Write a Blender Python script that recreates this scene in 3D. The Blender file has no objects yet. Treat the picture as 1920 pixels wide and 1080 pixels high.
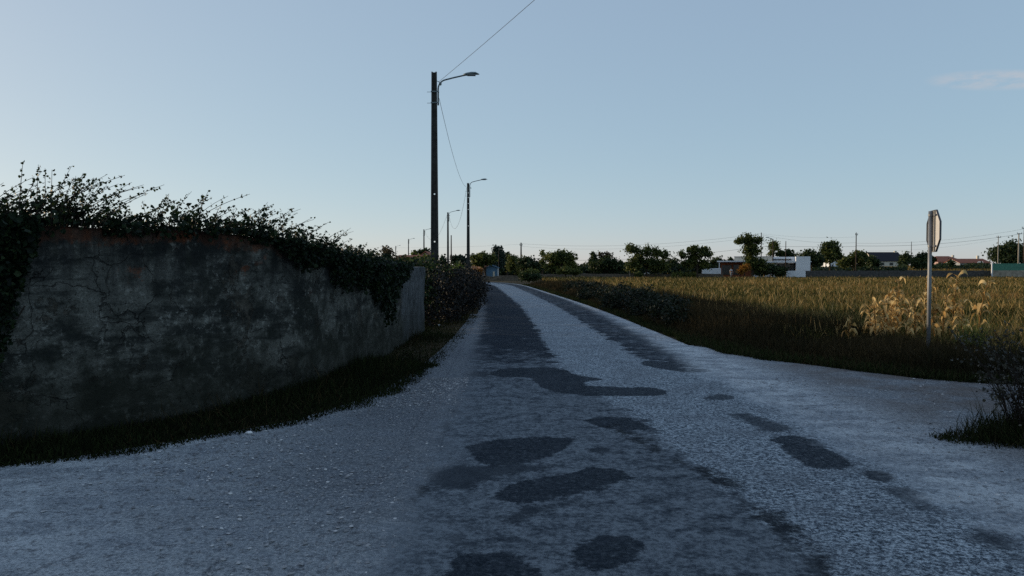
import bpy, math
import numpy as np
from math import radians as R, sin, cos, pi

RNG = np.random.default_rng(11)
SC = bpy.context.scene
COL = SC.collection

# ------------------------------------------------------------------ camera
CAM_H = 1.6
FPX = 1920 * 26 / 36.0
PITCH = math.atan(37 / FPX)
cam_d = bpy.data.cameras.new('camera'); cam_d.lens = 26; cam_d.sensor_width = 36
cam_d.clip_start = 0.05; cam_d.clip_end = 5000
cam = bpy.data.objects.new('camera', cam_d); COL.objects.link(cam)
cam.location = (0, 0, CAM_H); cam.rotation_euler = (pi / 2 - PITCH, 0, 0)
SC.camera = cam

def ray(px, py):
    cx = (px - 960) / FPX; cy = (540 - py) / FPX
    return np.array([cx, cos(PITCH) + cy * sin(PITCH), -sin(PITCH) + cy * cos(PITCH)])
def gp(px, py, z=0.0):
    d = ray(px, py); t = (z - CAM_H) / d[2]
    return np.array([d[0] * t, d[1] * t, z])
def at(px, py, Y):
    d = ray(px, py); t = Y / d[1]
    return np.array([d[0] * t, Y, CAM_H + d[2] * t])

# ------------------------------------------------------------------ tagging
def tag(o, label=None, cat=None, group=None, kind=None):
    if label: o['label'] = label
    if cat: o['category'] = cat
    if group: o['group'] = group
    if kind: o['kind'] = kind
    return o
def thing(name, loc, label, cat, group=None, rz=0):
    o = bpy.data.objects.new(name, None); COL.objects.link(o)
    o.location = loc; o.rotation_euler = (0, 0, rz); o.empty_display_size = .2
    return tag(o, label, cat, group)

# ------------------------------------------------------------------ mesh helpers
class MB:
    """collects vertices and faces, then links them as ONE mesh object"""
    def __init__(s): s.v = []; s.f = []; s.n = 0; s.t = []
    def add(s, V, F, tint=None):
        V = np.asarray(V, float).reshape(-1, 3)
        s.v.append(V); s.f += [tuple(int(i) + s.n for i in f) for f in F]; s.n += len(V)
        s.t.append(np.full(len(V), .5) if tint is None else np.broadcast_to(tint, (len(V),)))
        return s
    def box(s, x0, x1, y0, y1, z0, z1):
        return s.add([(x0,y0,z0),(x1,y0,z0),(x1,y1,z0),(x0,y1,z0),(x0,y0,z1),(x1,y0,z1),(x1,y1,z1),(x0,y1,z1)],
              [(0,3,2,1),(4,5,6,7),(0,1,5,4),(1,2,6,5),(2,3,7,6),(3,0,4,7)])
    def tube(s, pts, rad, n=6, tint=None):
        pts = np.asarray(pts, float); m = len(pts)
        rad = np.broadcast_to(np.asarray(rad, float), (m,))
        tan = np.gradient(pts, axis=0); tan /= np.linalg.norm(tan, axis=1)[:, None] + 1e-9
        ref = np.array([0, 0, 1.0]) if abs(tan[0][2]) < .9 else np.array([1.0, 0, 0])
        V = []
        for i in range(m):
            a = np.cross(tan[i], ref); a /= np.linalg.norm(a) + 1e-9; b = np.cross(tan[i], a)
            for k in range(n):
                w = 2 * pi * k / n; V.append(pts[i] + rad[i] * (cos(w) * a + sin(w) * b))
        F = []
        for i in range(m - 1):
            for k in range(n):
                F.append((i*n+k, i*n+(k+1) % n, (i+1)*n+(k+1) % n, (i+1)*n+k))
        F.append(tuple(range(n))[::-1]); F.append(tuple((m-1)*n+k for k in range(n)))
        return s.add(V, F, tint)
    def prism(s, poly, y0, y1):
        """poly in x,z extruded along y"""
        n = len(poly)
        V = [(x, y0, z) for x, z in poly] + [(x, y1, z) for x, z in poly]
        F = [tuple(range(n)), tuple(range(2*n-1, n-1, -1))] + [(i, i+n, (i+1) % n + n, (i+1) % n) for i in range(n)]
        return s.add(V, F)
    def build(s, name, mat, parent=None, loc=None, smooth=False):
        me = bpy.data.meshes.new(name)
        V = np.concatenate(s.v)
        me.from_pydata(V.tolist(), [], s.f); me.update()
        at_ = me.attributes.new('tint', 'FLOAT', 'POINT'); at_.data.foreach_set('value', np.concatenate(s.t).astype(np.float32))
        if smooth: me.polygons.foreach_set('use_smooth', [True] * len(me.polygons))
        me.materials.append(mat)
        o = bpy.data.objects.new(name, me); COL.objects.link(o)
        if parent: o.parent = parent
        if loc is not None: o.location = loc
        return o

def tri_mesh(name, V, F, mat, tint=None, parent=None, loc=None, smooth=False):
    V = np.ascontiguousarray(V, np.float32); F = np.ascontiguousarray(F, np.int32)
    me = bpy.data.meshes.new(name)
    me.vertices.add(len(V)); me.vertices.foreach_set('co', V.ravel())
    nf = len(F)
    me.loops.add(nf * 3); me.loops.foreach_set('vertex_index', F.ravel())
    me.polygons.add(nf)
    me.polygons.foreach_set('loop_start', np.arange(nf, dtype=np.int32) * 3)
    me.polygons.foreach_set('loop_total', np.full(nf, 3, np.int32))
    if smooth: me.polygons.foreach_set('use_smooth', np.ones(nf, bool))
    me.update(calc_edges=True)
    if tint is not None:
        a = me.attributes.new('tint', 'FLOAT', 'POINT'); a.data.foreach_set('value', np.ascontiguousarray(tint, np.float32))
    me.materials.append(mat)
    o = bpy.data.objects.new(name, me); COL.objects.link(o)
    if parent: o.parent = parent
    if loc is not None: o.location = loc
    return o

def scatter(tv, tf, pos, X, Y, Z, scale):
    """copies of template placed with axes X,Y,Z (N,3) and scale (N,) or (N,3)"""
    pos = np.asarray(pos); n = len(pos); m = len(tv)
    sc = np.asarray(scale, float)
    if sc.ndim == 1: sc = np.repeat(sc[:, None], 3, 1)
    V = pos[:, None, :] + tv[None, :, 0:1] * (X * sc[:, 0:1])[:, None, :] + tv[None, :, 1:2] * (Y * sc[:, 1:2])[:, None, :] + tv[None, :, 2:3] * (Z * sc[:, 2:3])[:, None, :]
    F = tf[None] + (np.arange(n) * m)[:, None, None]
    return V.reshape(-1, 3), F.reshape(-1, 3)
def unit(v): return v / (np.linalg.norm(v, axis=-1, keepdims=True) + 1e-9)
LEAF_V = np.array([(0,0,0),(-.42,.32,.10),(-.30,.68,.08),(0,1,-.08),(.30,.68,.08),(.42,.32,.10)], float)
LEAF_F = np.array([(0,2,1),(0,3,2),(0,4,3),(0,5,4)])
KITE_V = np.array([(0,0,0),(-.45,.5,.1),(0,1,0),(.45,.5,.1)], float)
KITE_F = np.array([(0,2,1),(0,3,2)])
BLADE_V = np.array([(-.5,0,0),(.5,0,0),(-.4,.12,.5),(.4,.12,.5),(0,.42,1)], float)
BLADE_F = np.array([(0,1,3),(0,3,2),(2,3,4)])

def leaves(pos, size, up=None, rng=RNG, tpl='leaf', droop=.35):
    n = len(pos)
    Yd = unit(rng.normal(size=(n, 3)) + (np.array([0, 0, -droop]) if up is None else up))
    Xd = unit(np.cross(Yd, rng.normal(size=(n, 3)))); Zd = np.cross(Xd, Yd)
    tv, tf = (LEAF_V, LEAF_F) if tpl == 'leaf' else (KITE_V, KITE_F)
    V, F = scatter(tv, tf, pos, Xd, Yd, Zd, size)
    return V, F, len(tv)
def blades(pos, width, height, lean=.35, rng=RNG):
    n = len(pos); a = rng.uniform(0, 2*pi, n)
    Xd = np.stack([np.cos(a), np.sin(a), np.zeros(n)], 1)
    Zd = unit(np.stack([rng.normal(0, lean, n), rng.normal(0, lean, n), np.ones(n)], 1))
    Yd = unit(np.cross(Zd, Xd)); Xd = np.cross(Yd, Zd)
    return scatter(BLADE_V, BLADE_F, pos, Xd, Yd, Zd, np.stack([width, height, height], 1))
def wave(x, y, seed=0, f=1.0):
    r = np.random.default_rng(seed); out = 0
    for k in range(7):
        a = r.uniform(0, 2*pi); w = f * r.uniform(.6, 2.2) ; out = out + np.sin((x*cos(a) + y*sin(a)) * w + r.uniform(0, 6.3))
    return out / 3.5

# ------------------------------------------------------------------ materials
def nt(name):
    m = bpy.data.materials.new(name); m.use_nodes = True
    t = m.node_tree; t.nodes.clear()
    out = t.nodes.new('ShaderNodeOutputMaterial')
    return m, t, out
class G:
    def __init__(s, t): s.t = t
    def n(s, typ, **kw):
        o = s.t.nodes.new(typ)
        for k, v in kw.items():
            if k in o.inputs: o.inputs[k].default_value = v
            else: setattr(o, k, v)
        return o
    def l(s, a, b): s.t.links.new(a, b)
    def noise(s, vec, scale, detail=4, rough=.6, dim='3D'):
        o = s.n('ShaderNodeTexNoise'); o.inputs['Scale'].default_value = scale
        o.inputs['Detail'].default_value = detail; o.inputs['Roughness'].default_value = rough
        if vec is not None: s.l(vec, o.inputs['Vector'])
        return o.outputs['Fac']
    def math(s, op, a, b=None, c=None):
        o = s.n('ShaderNodeMath'); o.operation = op
        for i, x in enumerate((a, b, c)):
            if x is None: continue
            if hasattr(x, 'is_linked') or hasattr(x, 'links'): s.l(x, o.inputs[i])
            else: o.inputs[i].default_value = x
        return o.outputs[0]
    def ss(s, v, lo, hi):
        o = s.n('ShaderNodeMapRange'); o.interpolation_type = 'SMOOTHSTEP'
        o.inputs['From Min'].default_value = lo; o.inputs['From Max'].default_value = hi
        s.l(v, o.inputs['Value']); return o.outputs['Result']
    def mix(s, f, a, b):
        o = s.n('ShaderNodeMix'); o.data_type = 'RGBA'
        for sock, x in ((o.inputs[0], f), (o.inputs[6], a), (o.inputs[7], b)):
            if hasattr(x, 'links'): s.l(x, sock)
            elif isinstance(x, (int, float)): sock.default_value = x
            else: sock.default_value = (*x, 1)
        return o.outputs[2]
    def ramp(s, v, cols):
        o = s.n('ShaderNodeValToRGB'); e = o.color_ramp.elements
        while len(e) < len(cols): e.new(.5)
        for i, (p, c) in enumerate(cols): e[i].position = p; e[i].color = (*c, 1)
        s.l(v, o.inputs[0]); return o.outputs[0]
    def attr(s, name): 
        o = s.n('ShaderNodeAttribute'); o.attribute_name = name; return o.outputs['Fac']
    def pos(s):
        return s.n('ShaderNodeNewGeometry').outputs['Position']
    def scale(s, vec, v):
        o = s.n('ShaderNodeVectorMath'); o.operation = 'MULTIPLY'; s.l(vec, o.inputs[0]); o.inputs[1].default_value = v
        return o.outputs[0]
    def bump(s, h, strength, dist):
        o = s.n('ShaderNodeBump'); o.inputs['Strength'].default_value = strength; o.inputs['Distance'].default_value = dist
        s.l(h, o.inputs['Height']); return o.outputs[0]
    def bsdf(s, col, rough=.8, spec=.3, normal=None, metal=0):
        o = s.n('ShaderNodeBsdfPrincipled')
        if hasattr(col, 'links'): s.l(col, o.inputs['Base Color'])
        else: o.inputs['Base Color'].default_value = (*col, 1)
        if hasattr(rough, 'links'): s.l(rough, o.inputs['Roughness'])
        else: o.inputs['Roughness'].default_value = rough
        o.inputs['Specular IOR Level'].default_value = spec; o.inputs['Metallic'].default_value = metal
        if normal is not None: s.l(normal, o.inputs['Normal'])
        return o.outputs[0]

def leaf_mat(name, cols, transl=.35, rough=.6, spec=.25):
    m, t, out = nt(name); g = G(t)
    c = g.ramp(g.attr('tint'), cols)
    b = g.bsdf(c, rough, spec)
    tr = g.n('ShaderNodeBsdfTranslucent'); g.l(c, tr.inputs['Color'])
    mx = g.n('ShaderNodeMixShader'); mx.inputs[0].default_value = transl
    g.l(b, mx.inputs[1]); g.l(tr.outputs[0], mx.inputs[2]); g.l(mx.outputs[0], out.inputs[0])
    return m
def plain(name, col, rough=.7, spec=.3, var=.25, scale=3.0, metal=0, bump=0.0):
    m, t, out = nt(name); g = G(t)
    p = g.pos(); n = g.noise(p, scale, 6, .65)
    c = g.mix(g.ss(n, .3, .7), tuple(x*(1-var) for x in col), tuple(min(1, x*(1+var*.6)) for x in col))
    nm = g.bump(g.noise(p, scale*8, 3), bump, .01) if bump else None
    g.l(g.bsdf(c, rough, spec, nm, metal), out.inputs[0]); return m

TREE_MATS = {  # bright ramp ends of dark and mid stand in for sunlit crown sides
 'dark': leaf_mat('foliage_dark', [(0,(.009,.019,.008)),(.5,(.026,.046,.015)),(1,(.085,.10,.028))], .3),
 'mid':  leaf_mat('foliage_mid', [(0,(.014,.028,.009)),(.5,(.06,.082,.021)),(1,(.24,.23,.055))], .45),
 'light':leaf_mat('foliage_light', [(0,(.04,.055,.014)),(.5,(.10,.12,.03)),(1,(.20,.20,.05))], .35),
 'blue': leaf_mat('foliage_blue', [(0,(.012,.022,.018)),(.5,(.03,.05,.035)),(1,(.06,.08,.05))], .2),
 'brown':leaf_mat('foliage_brown', [(0,(.03,.022,.012)),(.5,(.075,.055,.024)),(1,(.15,.12,.045))], .3),
 'orange':leaf_mat('foliage_orange', [(0,(.16,.06,.012)),(.5,(.30,.13,.02)),(1,(.42,.22,.03))], .35),
}
M_BARK = plain('bark', (.05,.038,.028), .9, .1, .4, 6, bump=.4)
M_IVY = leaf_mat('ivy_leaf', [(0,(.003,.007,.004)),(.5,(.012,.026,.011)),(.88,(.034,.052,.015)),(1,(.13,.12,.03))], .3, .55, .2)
M_HEDGE = leaf_mat('hedge_leaf', [(0,(.006,.012,.006)),(.5,(.016,.030,.010)),(.85,(.06,.09,.018)),(1,(.16,.20,.04))], .4)  # brightest tints put the look of sunlit leaves into the colour
M_RED = leaf_mat('bramble_leaf', [(0,(.003,.004,.003)),(.55,(.009,.009,.007)),(.85,(.018,.015,.012)),(1,(.030,.019,.017))], .2)
M_BRAMBLE = leaf_mat('verge_bramble_leaf', [(0,(.004,.008,.004)),(.5,(.011,.018,.008)),(1,(.026,.034,.014))], .2)
M_FIELD = leaf_mat('dry_field_blade', [(0,(.018,.022,.006)),(.18,(.05,.058,.014)),(.36,(.125,.112,.032)),(.58,(.26,.185,.062)),(.80,(.21,.115,.036)),(.93,(.28,.16,.058)),(1,(.56,.40,.17))], .35, .8, .1)
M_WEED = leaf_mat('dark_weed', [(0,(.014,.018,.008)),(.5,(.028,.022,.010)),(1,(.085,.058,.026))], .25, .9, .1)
M_GRASS = leaf_mat('verge_grass', [(0,(.007,.008,.004)),(.5,(.017,.024,.008)),(.8,(.03,.040,.012)),(1,(.06,.050,.024))], .3, .9, .1)
M_CORN = leaf_mat('dry_maize', [(0,(.16,.075,.02)),(.5,(.42,.25,.08)),(1,(.70,.50,.22))], .3, .7, .2)
M_BUSH = leaf_mat('bush_leaf', [(0,(.02,.022,.014)),(.5,(.035,.035,.024)),(1,(.13,.12,.09))], .2, .45, .35)
M_TWIG = plain('twig', (.03,.024,.02), .9, .1, .3, 20)

def ground_mat():
    m, t, out = nt('soil'); g = G(t); p = g.pos()
    a = g.noise(p, .35, 5); b = g.noise(p, 9, 6, .7)
    c = g.mix(g.ss(a, .35, .65), (.045,.034,.018), (.085,.062,.028))
    c = g.mix(g.ss(b, .35, .7), c, (.028,.026,.014))
    g.l(g.bsdf(c, .95, .1, g.bump(b, .6, .05)), out.inputs[0]); return m
GRAVEL_A, GRAVEL_B = (.60,.655,.68), (.31,.35,.385)
def gravel_col(g, p, dark=None):
    lo = g.noise(p, .5, 6, .65); fine = g.noise(p, 42, 6, .85); mid = g.noise(g.scale(p, (.6, 1.1, 1)), 2.6, 7, .72); lump = g.noise(p, 11, 5, .75)
    c = g.mix(g.ss(mid, .38, .60), GRAVEL_B, GRAVEL_A)
    c = g.mix(g.math('MULTIPLY', g.ss(lo, .45, .66), .5), c, (.20,.23,.265))
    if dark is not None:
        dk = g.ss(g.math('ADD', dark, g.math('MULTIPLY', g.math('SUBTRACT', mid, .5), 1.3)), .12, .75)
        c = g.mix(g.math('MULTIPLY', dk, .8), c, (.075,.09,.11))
    c = g.mix(g.math('MULTIPLY', g.ss(lump, .52, .62), .7), c, (.12,.13,.145))
    c = g.mix(g.math('MULTIPLY', g.ss(fine, .50, .58), .55), c, (.07,.08,.095))
    c = g.mix(g.math('MULTIPLY', g.math('SUBTRACT', 1, g.ss(fine, .40, .47)), .55), c, (.66,.66,.65))
    v = g.n('ShaderNodeTexVoronoi'); v.inputs['Scale'].default_value = 26; g.l(p, v.inputs['Vector'])
    st = g.math('SUBTRACT', 1, g.ss(v.outputs['Distance'], .12, .3))
    st = g.math('MULTIPLY', st, g.ss(g.noise(p, 7, 3), .5, .62))
    c = g.mix(g.math('MULTIPLY', st, .5), c, (.55,.55,.54))
    h = g.math('ADD', g.math('ADD', fine, g.math('MULTIPLY', st, .8)), g.math('MULTIPLY', lump, .9))
    return c, h
def gravel_mat():
    m, t, out = nt('gravel'); g = G(t); p = g.pos()
    c, h = gravel_col(g, p, g.attr('dark'))
    dirt = g.math('MULTIPLY', g.attr('dirt'), g.ss(g.noise(p, .9, 5, .65), .38, .58))
    c = g.mix(g.math('MULTIPLY', dirt, .8), c, (.14,.115,.098))
    g.l(g.bsdf(c, .95, .05, g.bump(h, .85, .022)), out.inputs[0]); return m
def road_mat():
    m, t, out = nt('worn_asphalt'); g = G(t); p = g.pos()
    fine = g.noise(p, 40, 6, .85); grain = g.noise(p, 24, 7, .85); mid = g.noise(p, 5.5, 7, .72); lo = g.noise(p, 1.3, 6, .65)
    big = g.noise(p, .45, 3, .5)
    # pale chip seal
    chip = g.ramp(fine, [(.43,(.030,.040,.052)),(.50,(.185,.225,.265)),(.575,(.56,.63,.67))])
    chip = g.mix(g.math('MULTIPLY', g.ss(lo, .42, .68), .45), chip, (.13,.145,.165))
    # old darker surface, pale grit showing through where it is worn
    old = g.ramp(fine, [(.40,(.006,.011,.017)),(.5,(.018,.027,.039)),(.60,(.055,.068,.086))])
    wr = g.math('ADD', g.math('MULTIPLY', lo, .5), g.math('MULTIPLY', mid, .5))
    wr = g.ss(g.math('ADD', wr, g.math('MULTIPLY', g.attr('wear'), .20)), .47, .70)
    grit = g.math('MULTIPLY', wr, g.ss(g.math('ADD', g.math('MULTIPLY', grain, .7), g.math('MULTIPLY', mid, .3)), .42, .58))
    old = g.mix(g.math('MULTIPLY', wr, .5), old, (.10,.122,.145))
    old = g.mix(g.math('MULTIPLY', grit, .85), old, (.245,.28,.31))
    wob = g.math('MULTIPLY', g.math('SUBTRACT', mid, .5), .7)
    wob2 = g.math('MULTIPLY', g.math('SUBTRACT', grain, .5), .35)
    wsum = g.math('ADD', wob, wob2)
    wl_ = g.math('ADD', wsum, g.math('MULTIPLY', g.math('SUBTRACT', lo, .5), .9))
    fo = g.ss(g.math('ADD', g.attr('old'), wl_), -.02, .08)
    c = g.mix(g.math('SUBTRACT', 1, fo), chip, old)
    # tar patches
    pat = g.ramp(fine, [(.40,(.008,.014,.020)),(.5,(.020,.030,.042)),(.60,(.055,.066,.08))])
    pat = g.mix(g.math('MULTIPLY', g.ss(lo, .45, .7), .3), pat, (.055,.066,.08))
    fp = g.ss(g.math('ADD', g.attr('patch'), g.math('MULTIPLY', wsum, .34)), -.025, .02)
    c = g.mix(g.math('MULTIPLY', g.math('MULTIPLY', g.math('SUBTRACT', 1, fp), g.math('SUBTRACT', 1, g.math('MULTIPLY', g.ss(grain, .52, .66), .45))), .93), c, pat)
    fq = g.ss(g.math('ADD', g.attr('faint'), g.math('MULTIPLY', wsum, .5)), -.06, .05)
    c = g.mix(g.math('MULTIPLY', g.math('SUBTRACT', 1, fq), .82), c, (.034,.044,.056))
    # cracks along the seams
    wv = g.math('ABSOLUTE', g.math('ADD', g.attr('seam'), g.math('MULTIPLY', wsum, .6)))
    ck = g.math('SUBTRACT', 1, g.ss(wv, .03, .15)); ck = g.math('MULTIPLY', ck, g.ss(g.noise(p, 2.3, 4), .40, .55))
    c = g.mix(g.math('MULTIPLY', ck, .8), c, (.012,.016,.020))
    gc, gh = gravel_col(g, p, g.attr('gdark'))
    fe = g.ss(g.math('ADD', g.attr('edge'), g.math('ADD', g.math('MULTIPLY', wsum, 1.2), g.math('MULTIPLY', g.math('SUBTRACT', lo, .5), 1.3))), -.1, .5)
    fe = g.math('MULTIPLY', fe, g.ss(g.attr('rim'), .02, .34))
    c = g.mix(fe, gc, c)
    h = g.math('ADD', g.math('MULTIPLY', fine, .8), g.math('MULTIPLY', grain, .6))
    h = g.math('ADD', g.math('MULTIPLY', h, fe), g.math('MULTIPLY', gh, g.math('SUBTRACT', 1, fe)))
    g.l(g.bsdf(c, .95, .05, g.bump(h, .85, .022)), out.inputs[0]); return m
def wall_mat():
    m, t, out = nt('grimy_plaster'); g = G(t)
    cb = g.n('ShaderNodeCombineXYZ'); g.l(g.attr('s'), cb.inputs[0]); g.l(g.attr('h'), cb.inputs[1]); p = cb.outputs[0]
    h = g.attr('h'); top = g.attr('top')
    blot = g.noise(p, 1.1, 6, .65); fine = g.noise(p, 14, 6, .75); streak = g.noise(g.scale(p, (5.0, .5, 1)), 1.0, 5, .7)
    hor = g.noise(g.scale(p, (.7, 3.4, 1)), 1.2, 5, .65); spk = g.noise(p, 45, 3, .7)
    b2 = g.noise(p, 3.4, 7, .72)
    c = g.mix(g.ss(g.math('ADD', g.math('MULTIPLY', blot, .55), g.math('MULTIPLY', b2, .45)), .42, .58), (.022,.025,.021), (.125,.126,.112))
    c = g.mix(g.math('MULTIPLY', g.ss(hor, .47, .58), .8), c, (.016,.019,.018))
    c = g.mix(g.math('MULTIPLY', g.math('MULTIPLY', g.ss(fine, .50, .62), g.ss(b2, .45, .6)), .75), c, (.27,.27,.245))
    c = g.mix(g.math('MULTIPLY', g.ss(spk, .52, .66), .65), c, (.012,.014,.013))
    fl = g.ss(g.noise(p, 1.5, 9, .78), .565, .58)
    c = g.mix(g.math('MULTIPLY', fl, .72), c, g.mix(g.ss(g.noise(p, 9, 5, .7), .4, .6), (.026,.025,.020), (.075,.066,.052)))
    # dark run-off under the coping
    run = g.math('MULTIPLY', g.ss(streak, .38, .6), g.ss(top, .95, .1))
    c = g.mix(g.math('MULTIPLY', run, .8), c, (.014,.016,.017))
    # flaked brick-red band at the very top
    ob = g.math('ADD', top, g.math('MULTIPLY', g.math('SUBTRACT', g.noise(p, 3.2, 5, .7), .5), .5))
    of = g.math('SUBTRACT', 1, g.ss(ob, .09, .17))
    of2 = g.math('MULTIPLY', g.ss(g.noise(p, 2.0, 6, .75), .59, .66), g.math('SUBTRACT', 1, g.ss(top, .3, .9)))
    of = g.math('MULTIPLY', g.math('MAXIMUM', of, of2), g.attr('red'))
    c = g.mix(g.math('MULTIPLY', of, g.math('ADD', .25, g.math('MULTIPLY', g.ss(b2, .42, .6), .6))), c, (.15,.046,.018))
    # moss and damp low down
    low = g.math('SUBTRACT', 1, g.ss(g.math('ADD', h, g.math('MULTIPLY', g.math('SUBTRACT', blot, .5), 1.6)), .30, .98))
    c = g.mix(g.math('MULTIPLY', low, .75), c, (.020,.022,.016))
    # cracks and lost plaster
    dp = g.n('ShaderNodeVectorMath'); dp.operation = 'ADD'; g.l(p, dp.inputs[0])
    nz = g.n('ShaderNodeTexNoise'); nz.inputs['Scale'].default_value = 3; nz.inputs['Detail'].default_value = 4; g.l(p, nz.inputs['Vector'])
    g.l(g.scale(nz.outputs['Color'], (.5, .5, .5)), dp.inputs[1])
    v = g.n('ShaderNodeTexVoronoi'); v.feature = 'DISTANCE_TO_EDGE'; v.inputs['Scale'].default_value = 1.9; g.l(dp.outputs[0], v.inputs['Vector'])
    ck = g.math('SUBTRACT', 1, g.ss(v.outputs['Distance'], .003, .013)); ck = g.math('MULTIPLY', ck, g.ss(g.noise(p, 1.1, 3), .50, .58))
    c = g.mix(g.math('MULTIPLY', ck, .6), c, (.010,.011,.011))
    # paler smooth render with vertical trowel lines toward the end
    c2 = g.mix(g.ss(g.noise(g.scale(p, (16, .7, 1)), 1.0, 4, .7), .35, .65), (.045,.05,.054), (.135,.144,.152))
    c2 = g.mix(g.math('MULTIPLY', g.ss(b2, .44, .60), .7), c2, (.035,.04,.042))
    c2 = g.mix(g.math('MULTIPLY', low, .6), c2, (.02,.022,.018))
    c = g.mix(g.ss(g.math('ADD', g.attr('bare'), g.math('MULTIPLY', g.math('SUBTRACT', blot, .5), .8)), .35, .65), c, c2)
    hh = g.math('SUBTRACT', g.math('ADD', g.math('MULTIPLY', fine, .6), blot), g.math('ADD', g.math('MULTIPLY', ck, 1.2), g.math('MULTIPLY', fl, .5)))
    g.l(g.bsdf(c, .92, .15, g.bump(hh, .8, .05)), out.inputs[0]); return m
M_SOIL = ground_mat(); M_GRAVEL = gravel_mat(); M_ROAD = road_mat(); M_WALL = wall_mat()
M_CONC = plain('pole_concrete', (.05,.05,.046), .9, .15, .35, 5, bump=.3)
M_WOOD = plain('pole_wood', (.06,.045,.035), .9, .1, .3, 4)
M_PALEPOLE = plain('pole_pale', (.30,.27,.22), .85, .2, .2, 4)
M_GALV = plain('galvanised_steel', (.20,.205,.21), .5, .5, .15, 8, metal=.3)
M_ARM = plain('arm_steel', (.13,.17,.18), .55, .4, .2, 8)
M_HEAD = plain('lamp_housing', (.16,.21,.22), .5, .4, .15, 8)
M_GLASS_LAMP = plain('lamp_lens', (.22,.25,.26), .25, .5, .05, 8)
M_PLATE = plain('sign_back', (.52,.50,.47), .55, .4, .06, 5)
M_REDFACE = plain('sign_face', (.45,.02,.02), .4, .4, .05, 3)
M_RIM = plain('sign_rim', (.10,.10,.105), .6, .3, .1, 6)
M_CABLE = plain('cable', (.03,.03,.032), .7, .2, .1, 3)
M_WHITE = plain('white_render', (.74,.75,.76), .8, .2, .06, .8)
M_CREAM = plain('cream_render', (.62,.56,.46), .85, .2, .08, .8)
M_PINK = plain('pink_render', (.46,.30,.26), .85, .2, .1, .8)
M_GREY = plain('grey_render', (.30,.31,.32), .85, .2, .12, .8)
M_TERRA = plain('terracotta_render', (.26,.085,.04), .85, .2, .15, .8)
M_WIN = plain('dark_glass', (.02,.025,.03), .15, .5, .1, .5)
M_TILE = plain('red_roof_tile', (.30,.105,.06), .85, .2, .25, 2.5, bump=.4)
M_ORTILE = plain('orange_roof_tile', (.50,.20,.09), .85, .2, .25, 2.5)
M_SLATE = plain('dark_roof_slate', (.022,.020,.026), .8, .2, .2, 2.5)
M_BLUE = plain('blue_sheet_metal', (.085,.17,.26), .6, .3, .12, 2.0)
M_GREENF = plain('green_sheet', (.075,.22,.15), .6, .3, .12, 2.0)
M_STONE = plain('brown_stone', (.13,.105,.08), .95, .1, .45, 3.0, bump=.8)
M_GWALL = plain('grey_block', (.085,.08,.075), .95, .1, .4, 3.0, bump=.8)
M_PALEWALL = plain('pale_block', (.36,.31,.24), .95, .1, .35, 1.6, bump=.5)
M_CAR = plain('white_car_paint', (.7,.72,.75), .3, .5, .03, 1)
M_RUBBER = plain('rubber', (.02,.02,.02), .8, .2, .1, 4)
M_SKIN = plain('skin', (.40,.25,.18), .6, .3, .05, 8)
M_HAIR = plain('hair', (.02,.015,.012), .6, .3, .1, 20)
M_SHIRT = plain('white_cotton', (.75,.75,.77), .85, .1, .05, 8)
M_TROUSER = plain('pale_trousers', (.50,.48,.45), .85, .1, .08, 8)
M_PEBBLE = leaf_mat('pebble', [(0,(.12,.125,.135)),(.7,(.30,.305,.31)),(1,(.58,.58,.57))], 0, .9, .2)
M_PLASTIC = plain('white_plastic', (.8,.8,.8), .4, .4, .03, 10)

# ------------------------------------------------------------------ sky and sun
SUN_AZ, SUN_EL = R(-66), R(5.7)      # left of the view, ahead of the camera
w = bpy.data.worlds.new('World'); SC.world = w; w.use_nodes = True
t = w.node_tree; t.nodes.clear(); g = G(t)
wo = t.nodes.new('ShaderNodeOutputWorld'); bg = t.nodes.new('ShaderNodeBackground')
sky = t.nodes.new('ShaderNodeTexSky'); sky.sky_type = 'NISHITA'; sky.sun_disc = False
sky.sun_elevation = SUN_EL; sky.sun_rotation = SUN_AZ
sky.air_density = .7; sky.dust_density = .5; sky.ozone_density = 6.0; sky.altitude = 50
tc = t.nodes.new('ShaderNodeTexCoord')
# camera-like response: the clear evening sky keeps its gradient but is held in range
sep = t.nodes.new('ShaderNodeSeparateColor'); cmb = t.nodes.new('ShaderNodeCombineColor'); g.l(sky.outputs[0], sep.inputs[0])
for k_, (A_, e_) in enumerate(((1.19, .30), (1.035, .33), (.80, .25))):
    g.l(g.math('MULTIPLY', g.math('POWER', g.math('MULTIPLY', sep.outputs[k_], .1), e_), A_ * 10), cmb.inputs[k_])
# one thin wisp of cloud high on the right
cd = unit(ray(1868, 150)); cr = unit(np.cross(cd, (0, 0, 1.0))); cu = np.cross(cr, cd)
def dotv(v):
    o = g.n('ShaderNodeVectorMath'); o.operation = 'DOT_PRODUCT'; g.l(tc.outputs['Generated'], o.inputs[0]); o.inputs[1].default_value = tuple(v); return o.outputs['Value']
a_ = dotv(cr); b_ = dotv(cu)
b_ = g.math('ADD', b_, g.math('MULTIPLY', a_, .12))
e_ = g.math('ADD', g.math('POWER', g.math('ABSOLUTE', g.math('DIVIDE', a_, .075)), 2.0), g.math('POWER', g.math('ABSOLUTE', g.math('DIVIDE', b_, .013)), 2.0))
wn = g.noise(g.scale(tc.outputs['Generated'], (26, 26, 80)), 1.0, 6, .6)
mk = g.math('MULTIPLY', g.math('SUBTRACT', 1, g.ss(e_, .0, 1.0)), g.ss(wn, .30, .62))
mk = g.math('MULTIPLY', mk, g.math('GREATER_THAN', dotv(cd), 0))
CLOUD = g.mix(g.math('MULTIPLY', mk, .65), cmb.outputs[0], (4.9, 4.9, 5.2))
g.l(CLOUD, bg.inputs[0]); bg.inputs[1].default_value = .10
g.l(bg.outputs[0], wo.inputs[0])
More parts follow.
